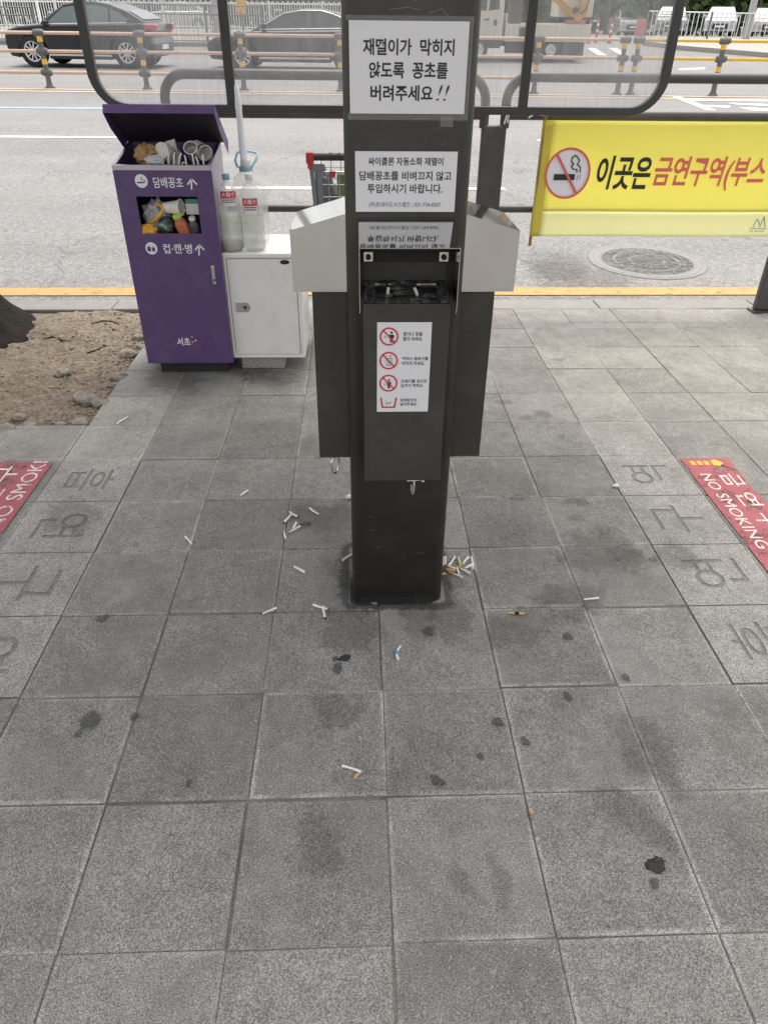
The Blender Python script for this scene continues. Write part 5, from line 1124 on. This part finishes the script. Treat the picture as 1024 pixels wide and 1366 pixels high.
    s = MB(); s.box((-L/2-.01, -.42, .40), (-L/2+.06, .42, .66)); s.build('grille', 'plastic', r, bevel=.02)
    for sx, nm in ((-1, 'front'), (1, 'rear')): s = MB(); s.box((min(sx*(L/2+.012), sx*(L/2-.03)), -.26, .46), (max(sx*(L/2+.012), sx*(L/2-.03)), .26, .57)); s.build('number_plate', 'white_fence', r)
    return r
def place(o, A, B, dy=None):
    """stand the car so that its near front wheel is at A and near rear wheel at B (points on the road)"""
    d = Vector((B.x-A.x, B.y-A.y)); rz = math.atan2(d.y, d.x); m_ = (A+B)/2; W = o['_w']; del o['_w']; off = o.get('_c', 0.)
    if '_c' in o.keys(): del o['_c']
    n = Vector((-math.sin(rz), math.cos(rz))); x, y = m_.x+n.x*W-off*math.cos(rz), m_.y+n.y*W-off*math.sin(rz)
    o.location = (x, y, road_z(y)-.005); o.rotation_euler = (math.atan(SL)*math.cos(rz), -math.atan(SL)*math.sin(rz), rz); return o
suv_low = [(-2.24, .40), (-2.27, .60), (-2.24, .78), (-2.12, .91), (-1.75, .99), (-1.10, 1.04), (1.5, 1.08), (2.02, 1.10), (2.20, 1.06), (2.26, .90), (2.22, .74), (2.27, .60), (2.24, .38)]
suv_green = [(-1.15, .98), (-.75, 1.22), (-.32, 1.48), (.05, 1.545), (.55, 1.56), (1.05, 1.50), (1.55, 1.35), (2.06, 1.11), (2.0, 1.02)]
suv_win = [[(-.86, 1.05), (-.34, 1.41), (.16, 1.475), (.20, 1.06)], [(.27, 1.06), (.24, 1.48), (.72, 1.46), (.98, 1.41), (.98, 1.08)], [(1.04, 1.09), (1.04, 1.39), (1.30, 1.31), (1.56, 1.17), (1.50, 1.10)]]
suv_low = [(x*.95, z) for x, z in suv_low]; suv_green = [(x*.95 if x > 0 else x, z) for x, z in suv_green]; suv_win = [[(x*.95 if x > 0 else x, z) for x, z in w] for w in suv_win]
suv = car('black_suv', 'black coupe SUV driving left behind the median fence', 'car', 'car_black', 4.32, 1.82, 2.72, suv_low, suv_green, suv_win, ((-.98, 1.10), (-.42, 1.43)), ((1.90, 1.16), (1.50, 1.36)), .39, 'glass_pale', (2.22, .98, .22, .075), (-2.16, .80, .24, .06))
suv['_w'] = .91; place(suv, RD(46, 89.5), RD(177, 92))
sed_low = [(-2.42, .36), (-2.46, .56), (-2.40, .70), (-2.20, .80), (-1.70, .88), (-1.10, .95), (1.5, 1.00), (2.20, 1.02), (2.40, .97), (2.45, .80), (2.44, .55), (2.40, .36)]
sed_green = [(-1.20, .93), (-.75, 1.14), (-.20, 1.38), (.15, 1.44), (.70, 1.45), (1.15, 1.38), (1.70, 1.18), (2.02, 1.00), (1.9, .96)]
sed_win = [[(-.90, .99), (-.25, 1.31), (.22, 1.375), (.26, 1.00)], [(.33, 1.00), (.30, 1.38), (.75, 1.38), (1.05, 1.32), (1.10, 1.02)], [(1.16, 1.03), (1.12, 1.30), (1.38, 1.21), (1.62, 1.09), (1.55, 1.04)]]
sed = car('dark_sedan', 'dark sedan following the black SUV, seen through the dusty window', 'car', 'car_navy', 4.92, 1.86, 2.88, sed_low, sed_green, sed_win, ((-1.02, 1.02), (-.32, 1.33)), ((1.92, 1.06), (1.35, 1.30)), .35, 'glass_dark', (2.40, .86, .2, .06), (-2.36, .70, .26, .06), arch=True)
sed['_w'] = .93; place(sed, RD(324, 94), RD(464, 96))
# parked cars far right, behind the white fence, and one far left
def far_car(o, px, py, depth, rz):
    p = CAM+ray(px, py)*depth; o.location = (p.x, p.y, road_z(p.y)-.02); sl_ = math.atan((road_z(p.y+1)-road_z(p.y-1))/2); o.rotation_euler = (sl_*math.cos(rz), -sl_*math.sin(rz), rz)
pk = car('parked_car', 'silver parked car nearest the window frame edge, behind the white fence', 'car', 'car_silver', 4.54, 1.82, 2.72, suv_low, suv_green, suv_win, ((-.98, 1.10), (-.42, 1.43)), ((1.98, 1.16), (1.55, 1.36)), .34, 'glass_pale', (2.22, .98, .22, .075), (-2.16, .80, .24, .06), 'cars parked beyond the far side fence')
far_car(pk, 890, 50, 44, R(70))
for px, py, dp, rz, lb, sw in ((955, 50, 44, 68, 'silver-white parked car in the middle of the parked row, behind the white fence', {'silver_car_paint': 'car_white'}), (1014, 51, 45, 72, 'white parked car at the right frame edge, behind the grey pole', {'silver_car_paint': 'car_white'}), (834, 43, 50, 84, 'small white car far behind the red board', {'silver_car_paint': 'car_white'}), (236, 26, 46, 10, 'white car far away beyond the left white fence', {'silver_car_paint': 'car_white'}), (1075, 51, 31, 80, 'grey parked car beyond the right frame edge', {'silver_car_paint': 'car_grey'})):
    if px > 1040: continue
    o = copy_tree(pk, (0, 0, 0), 0, lb, 'cars parked beyond the far side fence', sw); far_car(o, px, py, dp, R(rz))

# crane truck
tk = root('crane_truck', 'cream flatbed truck with an orange crane arm, half hidden by the booth post', 'truck', (0, 0, 0)); W = 1.75
s = MB(); prof = [(-2.95, .60), (-3.0, 1.0), (-2.92, 1.25), (-2.68, 1.95), (-2.55, 2.06), (-1.42, 2.08), (-1.30, 1.98), (-1.28, .60)]
s.prism([(x, -W/2, z) for x, z in prof], (0, W, 0)); cb = s.build('cab', 'truck', tk, bevel=.06, seg=3)
for sd in (-1, 1):
    s = MB(); s.prism([(x, sd*(W/2-.006), z) for x, z in [(-2.66, 1.40), (-2.50, 1.92), (-1.88, 1.93), (-1.88, 1.38)]], (0, sd*.016, 0)); s.build('window', 'glass_dark', cb)
    s = MB(); s.prism([(x, sd*(W/2-.006), z) for x, z in [(-1.80, 1.38), (-1.80, 1.93), (-1.50, 1.93), (-1.46, 1.42)]], (0, sd*.016, 0)); s.build('window', 'glass_dark', cb)
    s = MB(); s.prism([(x, sd*(W/2-.004), z) for x, z in [(-2.62, .70), (-2.66, 1.32), (-1.72, 1.30), (-1.72, .70)]], (0, sd*.010, 0)); d_ = s.build('door', 'truck', cb, bevel=.004)
    s = MB(); s.obox((-1.85, sd*(W/2+.010), 1.14), (.08, 0, 0), (0, .014, 0), (0, 0, .022)); s.build('handle', 'plastic', d_)
    s = MB(); s.obox((-1.56, sd*(W/2+.002), 1.06), (.055, 0, 0), (0, .006, 0), (0, 0, .08)); s.build('fuel_flap', 'machine', cb)
    s = MB(); s.obox((-2.9, sd*(W/2+.12), 1.6), (.03, 0, 0), (0, .08, 0), (0, 0, .15)); s.build('mirror', 'plastic', cb, bevel=.02)
s = MB(); s.prism([(-2.93, -W/2+.12, 1.32), (-2.72, -W/2+.16, 1.90), (-2.72, W/2-.16, 1.90), (-2.93, W/2-.12, 1.32)], (-.012, 0, .004)); s.build('windscreen', 'glass_dark', cb)
s = MB(); s.box((-1.3, -.4, .40), (1.6, -.3, .55)).box((-1.3, .3, .40), (1.6, .4, .55)).box((-1.1, -.75, .22), (-.2, -.5, .54)).box((-2.9, -.7, .35), (-1.3, .7, .60)).box((.85, -.8, .15), (1.5, .8, .54)); s.build('chassis', 'machine', tk)
s = MB(); s.box((-1.2, -W/2, .55), (1.65, W/2, .62)).box((-1.2, -W/2, .62), (1.65, -W/2+.05, 1.03)).box((-1.2, W/2-.05, .62), (1.65, W/2, 1.03)).box((-1.2, -W/2+.05, .62), (-1.15, W/2-.05, 1.3)).box((1.6, -W/2+.05, .62), (1.65, W/2-.05, 1.03)).box((-1.15, -W/2+.05, .90), (1.6, W/2-.05, .94)); s.build('flatbed', 'truck', tk, bevel=.012)
s = MB(); s.obox((-.62, -W/2-.004, .80), (.13, 0, 0), (0, .006, 0), (0, 0, .14)); s.build('side_marker', 'machine', tk)
for x in (-2.05, .40):
    for sd in (-1, 1):
        wl = bpy.data.objects.new('wheel', None); COL.objects.link(wl); wl.parent = tk; ORG[wl.name] = Vector((0, 0, 0))
        c = Vector((x, sd*(W/2-.12), .32)); A = Vector((0, sd, 0))
        s = MB(); s.lathe([(.18, -.10), (.30, -.10), (.32, -.06), (.32, .06), (.30, .10), (.18, .10)], c, 32, A, capb=False, capt=False); s.build('tyre', 'tyre', wl, org=(0, 0, 0))
        s = MB(); s.lathe([(.001, .03), (.07, .04), (.08, .09), (.10, .09), (.11, .04), (.185, .07), (.19, .105)], c, 28, A, capt=False)
        s.build('rim', 'rim', wl, org=(0, 0, 0))
s = MB(); s.box((-.95, -.35, .94), (-.6, .35, 1.7)); s.lathe([(.14, .0), (.12, 1.0)], (-.78, 0, 1.6), 16); s.build('crane_column', 'machine', tk, bevel=.02)
a_, b_ = Vector((-.75, -.55, 2.42)), Vector((1.22, -.60, 1.22)); d_ = (b_-a_)/2; nn_ = Vector((-d_.z, 0, d_.x)).normalized()
s = MB(); s.obox((a_+b_)/2, d_, (0, .09, 0), nn_*.085); arm = s.build('crane_arm', 'crane', tk, bevel=.02)
s = MB(); s.obox((a_+b_)/2+Vector((.1, -.12, .02)), d_*.7, (0, .03, 0), nn_*.03); s.lathe([(.12, -.14), (.12, .14)], b_, 18, (0, 1, 0)); s.obox((1.38, -.62, 1.66), (.12, 0, .05), (0, .09, 0), (-.03, 0, .46)); s.build('jib', 'crane', arm, bevel=.02)
s = MB(); s.box((.62, -.45, 1.22), (1.78, .65, 2.7)); s.build('bucket', 'truck', tk, bevel=.05)
s = MB(); s.box((.98, -.7, 1.03), (1.5, -.1, 1.15)); s.build('crane_rest', 'red_board', tk, bevel=.02)
s = MB(); s.tube([(1.42, -.72, 2.1), (1.52, -.74, 1.75), (1.44, -.74, 1.45), (1.3, -.72, 1.3)], .022, 8); s.lathe([(.09, 0), (.09, .1)], (1.08, -.75, 1.42), 14, (0, -1, 0)); s.build('hose', 'machine', tk)
s = MB()
for x in (.85, 1.45): s.box((x-.06, -W/2-.02, .12), (x+.06, -W/2+.1, .54)).box((x-.12, -W/2-.05, .06), (x+.12, -W/2+.12, .11))
s.build('outrigger', 'machine', tk)
s = MB(); s.box((-.52, -W/2+.02, 1.36), (-.38, -W/2+.14, 1.58)); s.build('red_lamp_box', 'redplastic', tk, bevel=.03)
s = MB(); s.box((-.54, -W/2+.02, 1.62), (-.34, -W/2+.12, 2.05)); s.build('green_panel', 'greencup', tk)
tk['_w'] = W/2; tk['_c'] = -.825; A, B = RD(638, 82.5), RD(731, 83.2); place(tk, A, B)

# ---------------------------------------------------------------- far side of the road
zf = road_z
s = MB(); yk = 30.2; s.box((-90, yk, zf(yk)-.3), (2.5, yk+.18, zf(yk)+.13)); structure(s.build('far_kerb', 'granite', org=(0, 0, 0)))
s = MB(); Yp = [yk+.18, 31, 35, 40, 47, 60]
for a, b in zip(Yp[:-1], Yp[1:]): s.quad((-90, a, zf(a)+.09), (2.5, a, zf(a)+.09), (2.5, b, zf(b)+.09), (-90, b, zf(b)+.09))
structure(s.build('far_pavement', 'granite', org=(0, 0, 0)))
def island():
    A = [FD(856, 60), FD(900, 66), FD(960, 71), FD(1030, 77), FD(1140, 84)]; B = [Vector((p.x*1.12+.3, p.y+1.6+.55*(p.x-A[0].x), 0)) for p in A]
    s = MB(); n = len(A); v = [(p.x, p.y, road_z(p.y)-.05) for p in A]+[(p.x, p.y, road_z(p.y)+.15) for p in A]+[(p.x, p.y, road_z(p.y)+.15) for p in B]
    s.add(v, [(i, i+1, n+i+1, n+i) for i in range(n-1)]+[(n+i, n+i+1, 2*n+i+1, 2*n+i) for i in range(n-1)]+[(0, n, 2*n)]); return s
structure(island().build('traffic_island', 'concrete', org=(0, 0, 0)))
def picket_fence(name, label, A, B, H, nper, loops, m='white_fence', posts=None, rails=(.12, .92), rp=.022):
    d = B-A; L = Vector((d.x, d.y, 0)).length; r = root(name, label, 'fence', (A+B)/2); n = int(L*nper)
    s = MB(); P = lambda t, h: A+d*t+Vector((0, 0, h))
    for k in range(n):
        t0, t1 = k/n, (k+.5)/n
        if loops: s.tube([P(t0, .05), P(t0, H-.06), P((t0+t1)/2, H), P(t1, H-.06), P(t1, .05)], rp, 5, False)
        else: s.tube([P(t0, .06), P(t0, H)], rp, 5, False)
    s.build('pickets', m, r)
    for q in rails: s = MB(); s.tube([P(0, H*q), P(1, H*q)], rp*1.3, 8); s.build('rail', m, r)
    for k in range(int(L/2.5)+1): s = MB(); s.tube([P(min(1, k*2.5/L), 0), P(min(1, k*2.5/L), H*1.02)], rp*2.2, 8); s.build('post', posts or m, r)
    return r
a, b = CAM+ray(-60, 37)*33.5, CAM+ray(640, 44)*33.5
hh = 1.15
picket_fence('white_pipe_fence', 'white looped pipe fence along the far pavement, at the upper left', a, b, max(.9, min(1.6, hh)), 4.2, True)
a, b = FD(858, 55), FD(1090, 61); a.z += .05; b.z += .05
picket_fence('white_pipe_fence', 'white pipe fence with grey posts in front of the parked cars at the right', a, b, 1.0, 5.5, False, posts='far_grey', rails=(.1, .98), rp=.018)
def bar_fence(label, A, B, H, step):
    r = root('grey_bar_fence', label, 'fence', (A+B)/2, 'grey bar fences by the far kerb'); d = B-A; L = d.length; P = lambda t, h: A+d*t+Vector((0, 0, h))
    n = max(1, int(L/step))
    for k in range(n+1): s = MB(); s.tube([P(k/n, 0), P(k/n, H+.03)], .05, 8); s.build('post', 'far_grey', r)
    for h in (H, H*.78, H*.12): s = MB(); s.tube([P(0, h), P(1, h)], .022, 8); s.build('rail', 'far_grey', r)
    s = MB()
    for k in range(int(L/.16)): s.tube([P(k*.16/L, H*.12), P(k*.16/L, H*.78)], .008, 4, False)
    s.build('pickets', 'far_grey', r)
a, b = FD(204, 59), FD(352, 62); bar_fence('grey bar fence by the far kerb, right of the black SUV roof', a, b, 1.22, 1.6)
a, b = FD(-40, 56), FD(52, 58); bar_fence('grey bar fence by the far kerb, at the left frame edge behind the SUV nose', a, b, 1.1, 1.6)
def pole(name, label, px, py, dep, rad, m, H=7):
    q = FD(px, py); s = MB(); s.lathe([(rad*1.6, 0), (rad*1.6, .15), (rad*1.05, .25), (rad*.8, H)], (q.x, q.y, road_z(q.y)-.02), 16); return tag(s.build(name, m), label, 'pole')
pole('utility_pole', 'pale grey pole standing before the parked cars at the upper right', 992, 58, 26, .13, 'polegrey')
pole('utility_pole', 'thick grey pole beyond the SUV, left of the window mullion', 292, 46, 30, .19, 'polegrey')
pole('sign_pole', 'thin white pole behind the black SUV hood', 57, 42, 30, .06, 'white_fence')
q = FD(325, 46); ob = root('orange_sign', 'orange board sign on a thin pole above the dark sedan hood', 'sign', (q.x, q.y, road_z(q.y)))
s = MB(); s.tube([(q.x, q.y+.03, road_z(q.y)), (q.x, q.y+.03, road_z(q.y)+2.6)], .035, 8); s.build('pole', 'far_grey', ob)
s = MB(); zc = V(325, 4, q.y).z; s.box((q.x-.20, q.y-.02, zc-.34), (q.x+.20, q.y, zc+.5)); s.build('board', 'orange_board', ob, bevel=.01)
q = FD(852, 57); rb = root('red_board', 'faded red board on two legs in front of the parked cars', 'sign', (q.x, q.y, road_z(q.y)))
a, b = V(845, 54, q.y), V(862, 25, q.y); s = MB(); s.box((a.x, q.y-.02, a.z), (b.x, q.y+.02, b.z)); s.build('board', 'red_board', rb, bevel=.01)
s = MB()
for x in (a.x+.03, b.x-.03): s.tube([(x, q.y+.04, road_z(q.y)), (x, q.y+.04, b.z)], .025, 8)
s.build('legs', 'white_fence', rb)
for k, (x, y, lb) in enumerate(((784, 57, 'red-and-white bollard behind the truck tail, left one'), (794, 56, 'red-and-white bollard behind the truck tail, right one'), (812, 57, 'red-and-white bollard left of the small far car'))):
    q = FD(x, y); bo = root('bollard', lb, 'bollard', (q.x, q.y, road_z(q.y)), 'red bollards at the far side'); z = road_z(q.y)
    s = MB(); s.lathe([(.09, 0), (.09, .04), (.045, .08), (.045, .75), (.02, .78)], (q.x, q.y, z), 12); s.build('tube', 'redplastic', bo)
    s = MB()
    for h in (.35, .55): s.lathe([(.048, h), (.048, h+.09)], (q.x, q.y, z), 12)
    s.build('band', 'white_fence', bo)
def hedge(name, label, x0, x1, y, H, D, n, m, seed, cat='hedge', lf=.24):
    rr_ = random.Random(seed); r = root(name, label, cat, ((x0+x1)/2, y, zf(y)))
    s = MB()
    for k in range(n):
        x = rr_.uniform(x0, x1); top = H*(.82+.18*noise.noise((x*.6, seed, 0))+.10*noise.noise((x*1.7, seed, 4))); h = top*math.sqrt(rr_.random()); yy_ = y+rr_.gauss(0, D*.3)
        c = Vector((x, yy_, zf(y)+h)); u = Vector((rr_.gauss(0, 1), rr_.gauss(0, 1), rr_.gauss(0, .7))).normalized(); w = u.cross(Vector((rr_.gauss(0, 1), rr_.gauss(0, 1), rr_.gauss(0, 1)))).normalized(); l = rr_.uniform(.6, 1.3)*lf
        s.quad(c-u*l, c-w*l*.6, c+u*l, c+w*l*.6)
    s.build('foliage', m, r)
    s = MB()
    for k in range(int((x1-x0)/1.2)): x = x0+.6+1.2*k; s.tube([(x, y, zf(y)), (x+rr_.uniform(-.2, .2), y, zf(y)+H*.5), (x+rr_.uniform(-.4, .4), y+.1, zf(y)+H*.8)], [.06, .04, .015], 6)
    s.build('stem', 'bark', r)
hedge('clipped_hedge', 'bright green hedge behind the parked cars at the upper right', 18.5, 44, 58, 6.5, 1.8, 22000, 'hedge', 1, lf=.34)
hedge('clipped_hedge', 'dark shrub row far behind the truck', -3, 20, 64, 6.5, 2, 20000, 'leaf', 2, lf=.36)
hedge('clipped_hedge', 'dark shrub row far behind the left white fence', -45, -2.3, 60, 6, 2, 26000, 'leaf', 3, lf=.36)
# ---------------------------------------------------------------- light
w = bpy.data.worlds.new('World'); scene.world = w; w.use_nodes = True; t = w.node_tree; t.nodes.clear()
sk = t.nodes.new('ShaderNodeTexSky'); sk.sky_type = 'NISHITA'; sk.sun_disc = False; SE, SR = R(74), R(25)
sk.sun_elevation = SE; sk.sun_rotation = SR; sk.air_density = 1.0; sk.dust_density = 4.0; sk.ozone_density = 1.0
hs = t.nodes.new('ShaderNodeHueSaturation'); hs.inputs['Saturation'].default_value = .30
bg = t.nodes.new('ShaderNodeBackground'); bg.inputs[1].default_value = .15; ow = t.nodes.new('ShaderNodeOutputWorld')
t.links.new(sk.outputs[0], hs.inputs['Color']); wm = mixc(t, 1., hs.outputs[0], (1., .965, .915), 'MULTIPLY'); t.links.new(wm, bg.inputs[0]); t.links.new(bg.outputs[0], ow.inputs[0])
sl = bpy.data.lights.new('sun', 'SUN'); sl.energy = .6; sl.angle = R(35); sl.color = (1, .97, .92)
so_ = bpy.data.objects.new('sun', sl); COL.objects.link(so_)
sd_ = Vector((math.sin(SR)*math.cos(SE), math.cos(SR)*math.cos(SE), math.sin(SE)))
so_.rotation_euler = (-sd_).to_track_quat('-Z', 'Y').to_euler()
scene.view_settings.view_transform = 'Standard'; scene.view_settings.look = 'None'; scene.view_settings.exposure = 1.42; scene.view_settings.gamma = 1
scene.render.engine = 'CYCLES'; scene.cycles.max_bounces = 10; scene.cycles.transparent_max_bounces = 24; scene.cycles.use_denoising = True
